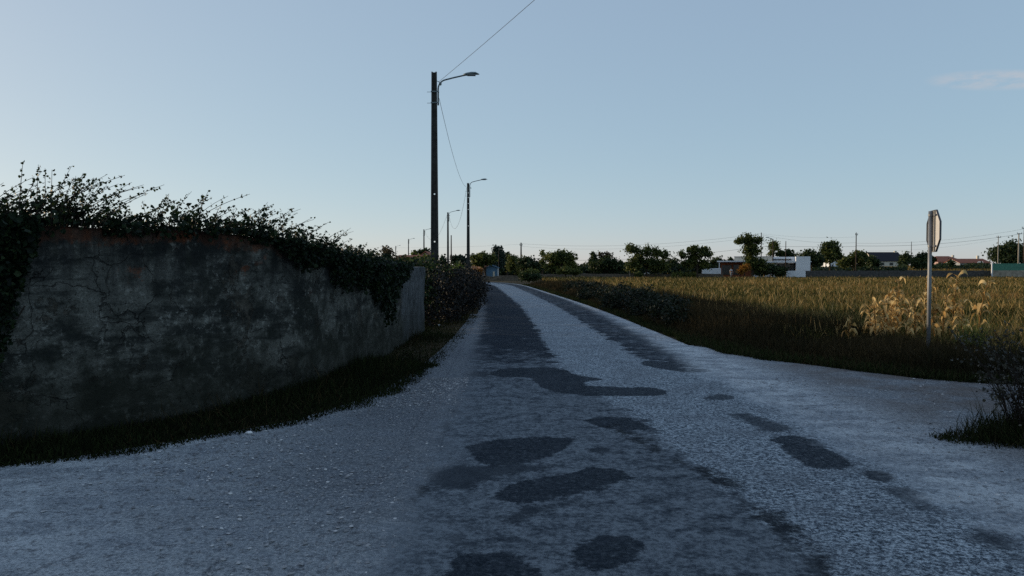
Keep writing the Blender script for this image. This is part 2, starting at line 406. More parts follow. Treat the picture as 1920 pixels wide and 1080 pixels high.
sl = bpy.data.lights.new('sun', 'SUN'); sl.energy = 3.4; sl.angle = R(.5); sl.color = (1, .80, .55)
so = bpy.data.objects.new('sun', sl); COL.objects.link(so)
from mathutils import Vector
sd = Vector((sin(SUN_AZ) * cos(SUN_EL), cos(SUN_AZ) * cos(SUN_EL), sin(SUN_EL)))
so.rotation_euler = sd.to_track_quat('Z', 'Y').to_euler(); so.location = (-30, 20, 30)
SC.view_settings.view_transform = 'Standard'; SC.view_settings.look = 'None'
SC.view_settings.exposure = .13; SC.view_settings.gamma = 1

# ------------------------------------------------------------------ terrain
def sstep(x): x = np.clip(x, 0, 1); return x * x * (3 - 2 * x)
def ground_z(x, y):
    return 2.2 * sstep((np.asarray(y, float) - 128) / 125) * sstep((np.asarray(x, float) - 32) / 40)
xs = np.concatenate([np.arange(-1500, -150, 150), np.arange(-150, 260, 10), np.arange(260, 1600, 150)])
ys = np.concatenate([np.arange(-300, 0, 100), np.arange(0, 400, 10), np.arange(400, 3000, 200)])
XX, YY = np.meshgrid(xs, ys); ZZ = ground_z(XX, YY)
nx, ny = len(xs), len(ys)
me = MB(); me.add(np.stack([XX.ravel(), YY.ravel(), ZZ.ravel()], 1),
       [(j*nx+i, j*nx+i+1, (j+1)*nx+i+1, (j+1)*nx+i) for j in range(ny-1) for i in range(nx-1)])
tag(me.build('ground', M_SOIL, smooth=True), 'brown earth of the dry field and verges', 'ground', kind='structure')

# ------------------------------------------------------------------ road
CL = np.array([(1.35,-4),(1.35,5),(1.35,12),(1.25,20),(1.02,29),(.6,38),(.05,48),(-.5,58),(-1.15,68),(-2.4,77),(-5.5,86),(-12,92),(-26,96),(-60,99)], float)
def smooth_path(P, n):
    d = np.concatenate([[0], np.cumsum(np.linalg.norm(np.diff(P, axis=0), axis=1))])
    # catmull-rom through the points
    out = []
    for u in n:
        i = int(np.clip(np.searchsorted(d, u) - 1, 0, len(P) - 2)); f = (u - d[i]) / (d[i+1] - d[i])
        p0, p1, p2, p3 = P[max(i-1, 0)], P[i], P[i+1], P[min(i+2, len(P)-1)]
        out.append(.5 * ((2*p1) + (p2-p0)*f + (2*p0-5*p1+4*p2-p3)*f*f + (3*p1-p0-3*p2+p3)*f**3))
    return np.array(out), d[-1]
clen = smooth_path(CL, [0])[1]
us = np.concatenate([np.arange(0, 20, .12), np.arange(20, 50, .3), np.arange(50, clen, .8)])
cp, _ = smooth_path(CL, us)
tg = np.gradient(cp, axis=0); tg = unit(tg); nr = np.stack([tg[:, 1], -tg[:, 0]], 1)
NC = 44; HW = 2.32
off = np.linspace(-HW, HW, NC)
RP = cp[:, None, :] + nr[:, None, :] * off[None, :, None]          # (rows, cols, 2)
rx, ry = RP[..., 0].ravel(), RP[..., 1].ravel()
rows = len(us)
def road_l(y): i = np.argmin(np.abs(cp[:, 1] - y)); return cp[i, 0] - HW
RLx = np.array([RP[i, 0] for i in range(rows)]); RRx = np.array([RP[i, -1] for i in range(rows)])
def left_edge(y): return np.interp(y, RLx[:, 1][:len(us)-60], RLx[:, 0][:len(us)-60])
def right_edge(y): return np.interp(y, RRx[:, 1][:len(us)-60], RRx[:, 0][:len(us)-60])
def sdf(poly, x, y):
    P = np.asarray(poly, float); d = np.full(x.shape, 1e9); ins = np.zeros(x.shape, bool)
    for i in range(len(P)):
        a, b = P[i], P[(i+1) % len(P)]; e = b - a
        tt = np.clip(((x-a[0])*e[0] + (y-a[1])*e[1]) / (e @ e + 1e-12), 0, 1)
        d = np.minimum(d, np.hypot(x-a[0]-tt*e[0], y-a[1]-tt*e[1]))
        c = ((a[1] > y) != (b[1] > y)) & (x < (b[0]-a[0]) * (y-a[1]) / (b[1]-a[1] + 1e-12) + a[0]); ins ^= c
    return np.where(ins, -d, d)
def line_sd(pts, x, y):
    d = np.full(x.shape, 1e9)
    for a, b in zip(pts[:-1], pts[1:]):
        a = np.asarray(a); b = np.asarray(b); e = b - a
        tt = np.clip(((x-a[0])*e[0] + (y-a[1])*e[1]) / (e @ e + 1e-12), 0, 1)
        d = np.minimum(d, np.hypot(x-a[0]-tt*e[0], y-a[1]-tt*e[1]))
    return d
def crop(pts, ox, oy, s): return [tuple(gp(ox + u/s, oy + v/s)[:2]) for u, v in pts]
c5 = lambda p: crop(p, 800, 520, 3.552)
c6 = lambda p: crop(p, 780, 760, 3.310)
c7 = lambda p: crop(p, 1300, 660, 2.571)
PATCH = [c5([(400,635),(520,612),(830,603),(930,625),(1000,655),(1200,685),(1050,700),(1060,728),(1300,738),(1540,738),(1600,765),(1610,778),(1560,795),(1300,797),(1060,795),(860,770),(760,745),(720,700),(680,672),(470,668),(410,650)]),
         c5([(1030,960),(1100,940),(1310,938),(1400,965),(1490,1005),(1440,1028),(1270,1025),(1090,985)]),
         c5([(1425,570),(1460,557),(1600,565),(1800,580),(1918,625),(1900,635),(1730,640),(1560,615),(1440,590)]),
         c7([(350,420),(480,405),(600,432),(660,480),(790,555),(720,575),(560,565),(470,510),(420,460)]),
         c7([(795,580),(870,575),(975,600),(960,630),(900,640),(850,625)]),
         c6([(290,265),(470,220),(740,203),(990,208),(940,270),(860,310),(760,350),(500,390),(400,380),(370,330)]),
         c6([(455,560),(600,490),(900,440),(1080,395),(1250,400),(1350,455),(1290,500),(1170,500),(1190,535),(1060,540),(900,590),(750,618),(600,615),(490,600)]),
         c6([(945,970),(1000,890),(1120,825),(1300,815),(1420,860),(1440,920),(1340,990),(1120,1035),(990,1010)]),
         c6([(170,990),(330,920),(560,910),(680,960),(790,1059),(800,1120),(200,1120)])]
FAINT = [c7([(40,225),(110,207),(200,212),(215,228),(150,240),(60,235)]),
         c6([(1050,275),(1200,260),(1290,295),(1200,320),(1090,310)]),
         c7([(140,300),(260,300),(480,370),(470,395),(330,390),(250,340)]),
         c7([(860,655),(1060,665),(1150,690),(1130,720),(1290,840),(1500,880),(1594,960),(1594,1040),(1430,960),(1260,830),(1060,750),(930,690)]),
         c6([(40,420),(250,380),(850,370),(880,390),(460,470),(350,530),(120,540)]),
         c6([(560,680),(700,640),(950,600),(1200,600),(1150,650),(900,640),(700,720),(560,740)]),
         c5([(210,650),(260,635),(400,632),(440,660),(380,668),(240,668)])]
lat = (off[None, :] + 0 * us[:, None]).ravel()                     # metres right of the centreline
along = cp[:, 1][:, None].repeat(NC, 1).ravel()
patch = np.min([sdf(p, rx, ry) for p in PATCH], axis=0)
faint = np.min([sdf(p, rx, ry) for p in FAINT], axis=0)
# old dark surface: left half, and a track on the far right
xl = lat + 1.35
bl = np.interp(along, [-4,3.8,4.5,5.6,7.5,9.5,12,14,90], [1.75,1.66,1.6,1.49,1.32,1.0,.70,.70,.86])
old1 = xl - bl
lo_r = np.interp(along, [0,10.5,13,20,40,60,90], [9,4.2,2.30,2.25,2.35,2.45,2.5]); hi_r = np.interp(along, [0,14,20,40,90], [2.6, 3.25, 3.65, 4.1, 4.3])
old3 = np.maximum(lo_r - xl, xl - hi_r)
old = np.minimum(old1, old3)
wear = np.interp(along, [0, 9, 12, 16, 25], [1.0, .9, .45, -.3, -.6]) * (xl < 1.9) + np.where(xl >= 1.9, .15, 0)
edge_l = lat + HW; edge_r = HW - lat
el = np.interp(along, [0,4,7,9,12,20,30], [.05,.05,.05,.05,.02,.0,-.1]); er = np.interp(along, [0,6,9,12,16,30,40], [.45,.5,.45,.5,.35,.05,-.15])
edge = np.minimum(edge_l - el, edge_r - er)
seam_pts = [gp(1150, 800)[:2], gp(1215,835)[:2], gp(1290,868)[:2], gp(1360,905)[:2], gp(1440,965)[:2], gp(1500,1030)[:2], gp(1560,1100)[:2]]
seam_pts2 = [gp(850,745)[:2], gp(838,800)[:2], gp(800,870)[:2], gp(785,930)[:2], gp(700,990)[:2]]
seam = np.minimum(line_sd(seam_pts, rx, ry), line_sd(seam_pts2, rx, ry) + .06)
me = MB(); me.add(np.stack([rx, ry, np.full(rx.shape, .012)], 1),
      [(j*NC+i, j*NC+i+1, (j+1)*NC+i+1, (j+1)*NC+i) for j in range(rows-1) for i in range(NC-1)])
road = me.build('road', M_ROAD)
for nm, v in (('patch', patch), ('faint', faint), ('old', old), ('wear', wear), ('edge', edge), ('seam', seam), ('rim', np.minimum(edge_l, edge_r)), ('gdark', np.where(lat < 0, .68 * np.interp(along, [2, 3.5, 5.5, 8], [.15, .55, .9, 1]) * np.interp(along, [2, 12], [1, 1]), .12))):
    a = road.data.attributes.new(nm, 'FLOAT', 'POINT'); a.data.foreach_set('value', v.astype(np.float32))
tag(road, 'narrow worn asphalt road with tar patches and a pale centre strip', 'road', kind='structure')

# left gravel area and right gravel side road, rows by distance
GE_Y = [-4, 1.0, 2.6, 4.0, 4.9, 5.5, 6.1, 6.9, 7.7, 9.2, 11.3, 14, 17, 23, 45, 70]
GE_X = [-24, -21, -15, -9.0, -6.3, -4.55, -3.6, -2.75, -2.05, -1.50, -1.28, -1.16, -1.12, -1.12, -1.9, -3.6]
def grass_l(y): return np.interp(y, GE_Y, GE_X)
def sheet(name, yv, fl, fr, z, mat, label, dark, dirt, n=60):
    yv = np.asarray(yv); V = []
    for y in yv: V += [(x, y, z) for x in np.linspace(fl(y), fr(y), n)]
    F = [(j*n+i, j*n+i+1, (j+1)*n+i+1, (j+1)*n+i) for j in range(len(yv)-1) for i in range(n-1)]
    o = MB().add(V, F).build(name, mat); V = np.array(V)
    for nm, f in (('dark', dark), ('dirt', dirt)):
        a = o.data.attributes.new(nm, 'FLOAT', 'POINT'); a.data.foreach_set('value', f(V[:, 0], V[:, 1]).astype(np.float32))
    return tag(o, label, 'ground', kind='structure')
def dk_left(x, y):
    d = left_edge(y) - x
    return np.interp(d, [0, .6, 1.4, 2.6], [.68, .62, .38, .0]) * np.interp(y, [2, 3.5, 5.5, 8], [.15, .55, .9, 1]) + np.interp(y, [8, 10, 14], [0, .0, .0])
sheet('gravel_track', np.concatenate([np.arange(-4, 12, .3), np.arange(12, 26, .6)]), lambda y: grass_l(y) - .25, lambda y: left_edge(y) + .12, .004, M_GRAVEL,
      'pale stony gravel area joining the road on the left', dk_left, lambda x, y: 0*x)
SE_Y = [-4, 7.0, 8.4, 9.1, 9.6, 10.1, 10.7, 11.7, 12.9, 14.0, 15.5]
SE_X = [26, 26, 20, 13, 9.0, 6.6, 5.75, 5.1, 4.3, 3.9, 3.75]
def side_r(y): return np.interp(y, SE_Y, SE_X)
sheet('side_road', np.arange(-4, 15.5, .35), lambda y: right_edge(y) - .12, lambda y: side_r(y) + .1, .008, M_GRAVEL,
      'gravel side road leaving to the right past the sign', lambda x, y: np.interp(x - right_edge(y), [-.1, .8, 2], [.16, .50, .60]), lambda x, y: np.interp(y, [4, 6, 8], [.6, 1, .9]) * np.interp(x - right_edge(y), [.1, .9, 2], [.0, .7, 1]))

# loose stones
ico_v = []; 
for k in range(6):
    ico_v.append((cos(k*pi/3), sin(k*pi/3), .1 * (-1)**k))
ico_v = np.array(ico_v + [(.1, .05, .62), (0, 0, -.3)]); ico_f = np.array([(k, (k+1) % 6, 6) for k in range(6)])
N = 26000; y = 1.2 + 9.5 * RNG.random(N) ** 1.2; x = np.where(RNG.random(N) < .68, grass_l(y) + (left_edge(y) + .35 - grass_l(y)) * RNG.random(N) ** .8, right_edge(y) - .5 + (np.minimum(side_r(y), 9) - right_edge(y) + .5) * RNG.random(N))
keep = np.abs(x) < .78 * y + 1.2; x, y = x[keep], y[keep]; n = len(x)
keep = (wave(x, y, 3, 2.0) + RNG.normal(0, .5, n)) > .15; x, y = x[keep], y[keep]; n = len(x)
a = RNG.uniform(0, 2*pi, n); Xd = np.stack([np.cos(a), np.sin(a), 0*a], 1); Zd = unit(np.stack([RNG.normal(0,.15,n), RNG.normal(0,.15,n), np.ones(n)], 1)); Yd = unit(np.cross(Zd, Xd)); Xd = np.cross(Yd, Zd)
s_ = .004 + .015 * RNG.random(n) ** 4.0
V, F = scatter(ico_v, ico_f, np.stack([x, y, np.full(n, .013)], 1), Xd, Yd, Zd, np.stack([s_, s_*RNG.uniform(.6,1,n), s_*RNG.uniform(.5,1,n)], 1))
V += RNG.normal(0, .0015, V.shape)
tag(tri_mesh('loose_gravel', V, F, M_PEBBLE, np.repeat(RNG.random(n), 8)), 'loose pebbles strewn over the gravel', 'gravel', kind='stuff')

# ------------------------------------------------------------------ the wall
WP = np.array([(-24,-1.5),(-16,2.2),(-10,4.0),(-6.5,5.25),(-4.7,6.2),(-3.8,7.4),(-3.2,8.45),(-2.75,9.6),(-2.5,11),(-2.33,12.8),(-2.27,15.3),(-2.19,18.6)], float)
wl = smooth_path(WP, [0])[1]; ws = np.arange(0, wl, .12); wpth, _ = smooth_path(WP, ws)
wt = unit(np.gradient(wpth, axis=0)); wn_ = np.stack([wt[:, 1], -wt[:, 0]], 1)     # toward the road
WALL_S = ws
def s_of_y(yv): return np.interp(yv, wpth[:, 1], ws)
def wall_top(s): return np.interp(s, [0, s_of_y(8.5), s_of_y(9.1), s_of_y(10.3), s_of_y(12.4), wl], [2.0, 1.99, 1.93, 1.80, 1.66, 1.635])
TH = .28; NH = 22
V = []; S = []; H = []; T = []; RED = []; BARE = []
for i, s in enumerate(ws):
    zt = wall_top(s)
    ring = [(0, z) for z in np.linspace(-.05, zt - .02, NH)] + [(-.02, zt), (-TH + .02, zt), (-TH, zt - .02), (-TH, -.05)]
    for o_, z in ring:
        b = .012 * sin(3.1*s + 2*z) + .010 * sin(7.7*s - 5.1*z + 1) + .006 * sin(17*s + 13*z)
        p = wpth[i] + wn_[i] * (o_ + (b if o_ == 0 else 0))
        V.append((p[0], p[1], z + (.008*sin(5*s) + .012*sin(1.7*s) if z > 1.3 else 0))); S.append(s); H.append(z); T.append(zt - z); BARE.append(np.interp(wpth[i,1], [14.3, 16.2], [0, 1])); RED.append(np.interp(s, [0, s_of_y(8.5), s_of_y(9.5), 99], [.9, 1, .25, .1]))
m_ = NH + 4
F = [(i*m_+k, (i+1)*m_+k, (i+1)*m_+k+1, i*m_+k+1) for i in range(len(ws)-1) for k in range(m_-1)]
F += [tuple(range(m_)), tuple((len(ws)-1)*m_ + k for k in range(m_))[::-1]]
wall = MB().add(V, F).build('boundary_wall', M_WALL, smooth=False)
for nm, v in (('s', S), ('h', H), ('top', T), ('red', RED), ('bare', BARE)):
    a = wall.data.attributes.new(nm, 'FLOAT', 'POINT'); a.data.foreach_set('value', np.array(v, np.float32))
tag(wall, 'tall curved grey plaster wall stained dark with a red band along its top', 'wall')
print('wall length', wl, 's at y=6.25', s_of_y(6.25), 'y=16', s_of_y(16))

def wall_pt(s, out=0.0):
    i = np.clip(np.asarray(s) / .12, 0, len(ws) - 1.001); k = i.astype(int); f = (i - k)[:, None]
    p = wpth[k] * (1-f) + wpth[k+1] * f
    return p + wn_[k] * np.asarray(out)[:, None]

def ivy(name, label, s0, s1, prof, hang, n, nsprig, seed, crest=.6, cat='ivy', group='ivy clumps on the wall', lean=1.0, szm=.042):
    """prof(s)->height over the wall top, hang(s)->depth hanging down the road face"""
    r = np.random.default_rng(seed)
    P = []
    # clumps of leaves on the crest
    ncl = max(6, n // 45)
    cs = r.uniform(s0, s1, ncl); hh = prof(cs); cz = wall_top(cs) + hh * (r.random(ncl) ** 1.6) * .95 - .02
    co = r.normal(-.10, .16, ncl); sg = .035 + .04 * r.random(ncl)
    k = r.integers(0, ncl, int(n * crest))
    sp = cs[k] + r.normal(0, 1, len(k)) * sg[k] * 1.5; ou = co[k] + r.normal(0, 1, len(k)) * sg[k]; zz = cz[k] + r.normal(0, 1, len(k)) * sg[k]
    pp = wall_pt(np.clip(sp, 0, wl-.02), ou); P.append(np.column_stack([pp, np.maximum(zz, wall_top(sp) - .06)]))
    # curtain down the face
    m = n - len(k); sp = r.uniform(s0, s1, m); hg = hang(sp) * (0.75 + .35 * wave(sp*9, sp*0, seed, 1.0)); u = r.random(m) ** 1.35
    zz = wall_top(sp) + .05 - np.clip(hg, .02, 3) * u; ou = .02 + np.abs(r.normal(0, .055, m)) + .10 * (1-u) * (hg > .2)
    pp = wall_pt(np.clip(sp, 0, wl-.02), ou); P.append(np.column_stack([pp, zz]))
    P = np.concatenate(P)
    st = MB(); SPP = []
    for q in range(nsprig):
        s = r.uniform(s0, s1); h = float(prof(np.array([s]))[0])
        b = wall_pt(np.array([s]), np.array([r.normal(-.05, .1)]))[0]; L = h * (.5 + 1.3 * r.random() ** 1.5) + .08
        dirx = np.array([wt[min(int(s/.12), len(wt)-1)][0], wt[min(int(s/.12), len(wt)-1)][1]]) * r.uniform(.25, 1.25) * lean + r.normal(0, .30, 2)
        tt = np.linspace(0, 1, 9)
        pts = np.column_stack([b[0] + dirx[0]*L*tt**1.5, b[1] + dirx[1]*L*tt**1.5, float(wall_top(s)) + L*(tt*1.02 - .12*tt**2)])
        st.tube(pts, np.linspace(.005, .0018, 9), 4)
        nl = int(10 + L * 26); f = r.uniform(.1, 1, nl)
        SPP.append(np.column_stack([np.interp(f, tt, pts[:, j]) for j in range(3)]) + r.normal(0, .010, (nl, 3)))
    if SPP: SPP = np.concatenate(SPP)
    else: SPP = np.zeros((0, 3))
    root = thing(name, (*wall_pt(np.array([(s0+s1)/2]), np.array([.0]))[0], 0), label, cat, group)
    base = np.array(root.location)
    sz = r.uniform(.45, 1.6, len(P)) * szm
    V1, F1, m1 = leaves(P, sz, rng=r); V2, F2, m2 = leaves(SPP, r.uniform(.55, .95, len(SPP)) * szm * .9, rng=r, up=np.array([0,0,.2]))
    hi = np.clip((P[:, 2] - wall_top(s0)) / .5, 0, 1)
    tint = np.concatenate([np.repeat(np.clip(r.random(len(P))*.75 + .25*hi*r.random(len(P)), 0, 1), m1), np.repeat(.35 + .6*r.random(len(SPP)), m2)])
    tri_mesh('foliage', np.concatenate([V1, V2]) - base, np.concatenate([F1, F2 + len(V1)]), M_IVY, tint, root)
    # woody runners under the leaves
    for q in range(6):
        s = np.linspace(r.uniform(s0, s1), r.uniform(s0, s1), 12); pts = wall_pt(s, np.full(12, .03) + r.normal(0,.01,12))
        z = wall_top(s) - np.minimum(hang(s), 2) * r.random() * np.linspace(0, 1, 12) + .03
        st.tube(np.column_stack([pts, z]), .007, 4)
    o = st.build('stem', M_TWIG, root); o.data.transform(__import__('mathutils').Matrix.Translation(-Vector(base)))
    return root
SY = s_of_y
sA = SY(5.7)
def px_s(px):      # arclength where the wall stands at this column of the photograph
    xx = 960 + FPX * wpth[:, 0] / np.maximum(wpth[:, 1], .1); ok = wpth[:, 1] > 4
    return float(np.interp(px, xx[ok], ws[ok]))
def pr(pts):
    ss = [px_s(p) for p, _ in pts]; hh = [h for _, h in pts]
    return lambda s: np.interp(s, ss, hh)
ivy('ivy', 'ragged ivy clump with tall leafy shoots on the far left of the wall top', px_s(-60), px_s(212),
    pr([(-60,.26),(0,.22),(40,.30),(90,.31),(140,.32),(180,.25),(212,.07)]), lambda s: np.full_like(s, .03), 1050, 100, 21, .85)
ivy('ivy', 'middle ivy clump on the wall top above the red band', px_s(206), px_s(405),
    pr([(206,.05),(240,.14),(290,.20),(340,.27),(385,.22),(405,.06)]), lambda s: np.full_like(s, .03), 850, 66, 22, .85)
ivy('ivy', 'small sunlit ivy clump where the wall top starts to slope down', px_s(398), px_s(520),
    pr([(398,.06),(430,.14),(470,.23),(500,.25),(520,.20)]), lambda s: np.interp(s, [px_s(470), px_s(520)], [.02, .20]), 1100, 46, 23, .7)
ivy('ivy', 'dense mass of ivy pouring down over the sloping part of the wall', px_s(512), px_s(700),
    pr([(512,.22),(560,.20),(600,.17),(640,.13),(700,.13)]), lambda s: np.interp(s, [px_s(512), px_s(540), px_s(600), px_s(640), px_s(700)], [.22, .30, .38, .62, .60]), 7000, 100, 24, .36, lean=2.3)
ivy('ivy', 'dark trailing ivy hanging in strands near the bare end of the wall', px_s(690), px_s(757),
    pr([(690,.11),(720,.09),(745,.05),(757,.02)]), lambda s: np.interp(s, [px_s(690), px_s(715), px_s(735), px_s(750), px_s(757)], [.80, .95, 1.05, .55, .1]), 6500, 22, 25, .3, lean=1.4, szm=.055)
ivy('ivy', 'creeper clinging to the wall face at the left edge of the picture', px_s(-70), px_s(62),
    pr([(-70,.05),(62,.02)]), pr([(-70,1.75),(-10,1.65),(22,1.45),(40,1.0),(55,.75),(62,.3)]), 2800, 0, 26, .04, szm=.045)

# ------------------------------------------------------------------ bushes and hedges
def leaf_mass(name, label, cat, blobs, n, size, mat, seed, group=None, base=None, twigs=24, ncl=None, tpl='leaf', spread=.16, shell=.55, lightside=0.25, zmin=0.02):
    """blobs: (x,y,z,rx,ry,rz); leaves in clumps through the blobs' volume, over twigs"""
    r = np.random.default_rng(seed); B = np.array(blobs, float)
    vol = B[:, 3]*B[:, 4]*B[:, 5]; pb = vol ** .75; pb /= pb.sum()
    ncl = ncl or max(14, n // 40)
    kb = r.choice(len(B), ncl, p=pb)
    d = unit(r.normal(size=(ncl, 3))); rad = shell + (1-shell) * r.random(ncl); rad *= r.uniform(.82, 1.08, ncl)
    C = B[kb, :3] + d * rad[:, None] * B[kb, 3:]
    sg = spread * B[kb, 3:].min(axis=1) * r.uniform(.6, 1.5, ncl)
    k = r.integers(0, ncl, n); P = C[k] + r.normal(size=(n, 3)) * sg[k][:, None]
    P[:, 2] = np.maximum(P[:, 2], zmin + .05 * r.random(n))
    ct = r.random(ncl)
    tint = np.clip(.55 * ct[k] + .45 * r.random(n), 0, 1)
    if base is None: base = (B[:, 0].mean(), B[:, 1].mean(), 0)
    root = thing(name, base, label, cat, group); b0 = np.array(base)
    V, F, m = leaves(P, r.uniform(.65, 1.35, n) * size, rng=r, tpl=tpl)
    tri_mesh('foliage', V - b0, F, mat, np.repeat(tint, m), root)
    st = MB()
    for q in range(twigs):
        e = C[r.integers(0, ncl)]; bb = B[r.integers(0, len(B))]
        s = np.array([bb[0] + r.normal(0, .3) * bb[3], bb[1] + r.normal(0, .3) * bb[4], b0[2]]); 
        if np.linalg.norm((s-e)[:2]) > 2.2 * max(bb[3], bb[4]): s[:2] = e[:2] * .6 + s[:2] * .4
        tt = np.linspace(0, 1, 6)[:, None]; pts = s + (e - s) * tt; pts[:, 2] += .12 * np.sin(tt[:, 0] * pi)
        st.tube(pts - b0, np.linspace(.02, .006, 6), 4)
    st.build('stem', M_TWIG, root)
    return root
# climber around the first lamp pole, then the dull bramble bush beside the road
bl = []
for yv in np.arange(19.3, 30, 1.3): bl.append((-2.75 + .1*sin(yv), yv, .95, .60, .95, .92))
leaf_mass('hedge', 'green hedge with sunlit leaves wrapped round the foot of the nearest lamp pole', 'hedge', bl + [(-2.7,26.6,1.75,.45,.5,.35),(-3.1,25.2,1.65,.5,.6,.25)], 15000, .085, M_HEDGE, 31)
bl = []
for yv in np.arange(20.2, 44, 1.4):
    xo = np.interp(yv, [20, 22.5, 25, 28, 44], [-2.3, -1.95, -1.80, -1.86, -2.45]); bl.append((xo + .15*sin(yv*2.1), yv, .72 + .1*sin(yv), .78, 1.0, .86 + .10*sin(yv*1.7)))
leaf_mass('bramble_bush', 'dull reddish brown bramble bush bulging out over the left road edge', 'bush', bl, 30000, .065, M_RED, 32, twigs=40)
bl = []
for yv in np.arange(44, 92, 2.4):
    xo = np.interp(yv, [44, 55, 70, 80, 92], [-3.6, -4.2, -5.2, -7.0, -14.5]); bl.append((xo, yv, .95, .9, 1.6, 1.05 + .12*sin(yv*1.3)))
leaf_mass('hedge', 'long hedge following the left side of the road toward the bend', 'hedge', bl, 6500, .2, M_HEDGE, 33, twigs=20, tpl='kite')
# shrub behind the wall
p = at(706, 500, 18.5)
leaf_mass('shrub', 'brown green shrub rising behind the wall left of the lamp pole', 'shrub', [(p[0], 19.5, 1.86, .40, .5, .36),(p[0]+.30, 19.7, 1.72, .36, .5, .28),(p[0]-.22,19.4,1.70,.25,.4,.28),(p[0]+.05,19.5,1.2,.45,.5,.5)], 3000, .055, TREE_MATS['brown'], 34, base=(p[0], 18.5, 0), shell=.3)
# far bushes by the bend
for i, (px, Y, rr, h, mt, lab) in enumerate([
    (1066, 46, .75, .85, 'dark', 'dark low bramble farthest along the right verge'),
    (1096, 37, .80, .95, 'dark', 'rounded bramble second farthest along the right verge'),
    (1138, 29, .75, 1.0, 'dark', 'bushy grey green bramble halfway along the right verge'),
    (1178, 25, .62, .95, 'dark', 'broad bramble with pale stems on the right verge'),
    (1228, 21, .55, .85, 'dark', 'nearest bramble on the right verge opposite the wall end')]):
    x = at(px, 520, Y)[0] + .35
    leaf_mass('bramble', lab, 'bramble', [(x, Y, h*.45, rr, rr*1.5, h*.52), (x+.5, Y+1.4, h*.45, rr, rr*1.5, h*.48), (x-.1, Y-1.5, h*.35, rr*.8, rr*1.2, h*.42)], 3600, .075, M_BRAMBLE, 40+i, 'brambles along the right verge', twigs=12)
# twiggy bush in the right foreground
def near_bush():
    r = np.random.default_rng(51); b0 = np.array([4.92, 6.9, 0.0])
    root = thing('twiggy_bush', tuple(b0), 'sparse twiggy bush with small pale leaves at the right edge beside the side road', 'bush')
    st = MB(); P = []
    for q in range(115):
        a = r.uniform(0, 2*pi); L = r.uniform(.45, 1.2); sp = r.uniform(.1, .62)
        s = np.array([r.normal(0, .14), r.normal(0, .14), 0]); tt = np.linspace(0, 1, 8)
        pts = np.column_stack([s[0] + cos(a)*L*sp*tt**1.2 + .02*np.cumsum(r.normal(0,1,8))*.6, s[1] + sin(a)*L*sp*tt**1.2 + .012*np.cumsum(r.normal(0,1,8)), L*(tt - .12*tt**2)])
        st.tube(pts, np.linspace(.006, .0018, 8), 4)
        for z in range(3):
            f = r.uniform(.35, .9); o = np.array([np.interp(f, tt, pts[:, j]) for j in range(3)]); dv = unit(np.array([cos(a)+r.normal(0,.7), sin(a)+r.normal(0,.7), r.uniform(.2, 1.2)])) * L * r.uniform(.15, .3)
            tw = o + dv * np.linspace(0, 1, 4)[:, None]; st.tube(tw, np.linspace(.003, .0012, 4), 3)
            nl = r.integers(3, 8); P.append(o + dv * r.random((nl, 1)) + r.normal(0, .012, (nl, 3)))
        nl = r.integers(4, 11); f = r.uniform(.3, 1, nl); P.append(np.column_stack([np.interp(f, tt, pts[:, j]) for j in range(3)]) + r.normal(0, .014, (nl, 3)))
    P = np.concatenate(P); V, F, m = leaves(P, r.uniform(.6, 1.3, len(P)) * .030, rng=r)
    tri_mesh('foliage', V, F, M_BUSH, np.repeat(r.random(len(P)) ** 1.6, m), root); st.build('stem', M_TWIG, root)
near_bush()

# ------------------------------------------------------------------ grasses (nobody could count them)
def blade_obj(name, label, pos, wdt, hgt, mat, tint, lean=.35, cat='grass'):
    V, F = blades(pos, wdt, hgt, lean)
    return tag(tri_mesh(name, V, F, mat, np.repeat(tint, 5)), label, cat, kind='stuff')
# left verge under the wall
N = 46000; y = np.concatenate([3.2 + 9 * RNG.random(int(N*.72)), 12 + 30 * RNG.random(N - int(N*.72)) ** 1.3])
s_w = np.interp(y, wpth[:, 1], wpth[:, 0]); s_w = np.where(y > 18.6, -2.5, s_w)
gl = grass_l(y) + .09 * wave(y, y*0, 8, 6) + .05*RNG.normal(size=N); u = RNG.random(N)
x = s_w + (gl - s_w) * u
h = (.03 + .11 * (1-u) ** .8 * (.3 + RNG.random(N) ** 1.5)) * (1 + .6 * wave(x, y, 5, 1.5)); h = np.clip(h, .02, .32)
blade_obj('wall_verge_grass', 'dark grass and weeds growing along the foot of the wall', np.column_stack([x, y, np.zeros(N)]), .006 + .010*RNG.random(N), h, M_GRASS, np.clip(RNG.random(N)*.8 + .1*wave(x,y,6,2), 0, 1), .45)
N = 2600; y = 3.0 + 18 * RNG.random(N) ** 1.3; s_w = np.interp(y, wpth[:, 1], wpth[:, 0]); gl = grass_l(y); u = RNG.random(N) ** 1.4; x = s_w + .03 + (gl - s_w) * .9 * u
keep = wave(x*1.6, y*1.6, 17, 1.0) > -.1; x, y, u = x[keep], y[keep], u[keep]; n = len(x)
blade_obj('wall_foot_weeds', 'thin dead stalks standing along the foot of the wall', np.column_stack([x, y, np.zeros(n)]), .003 + .004*RNG.random(n), (.10 + .34*RNG.random(n) ** 1.6) * (1.1 - .7*u), M_WEED, np.clip(.3 + .7*RNG.random(n), 0, 1), .6, 'weeds')
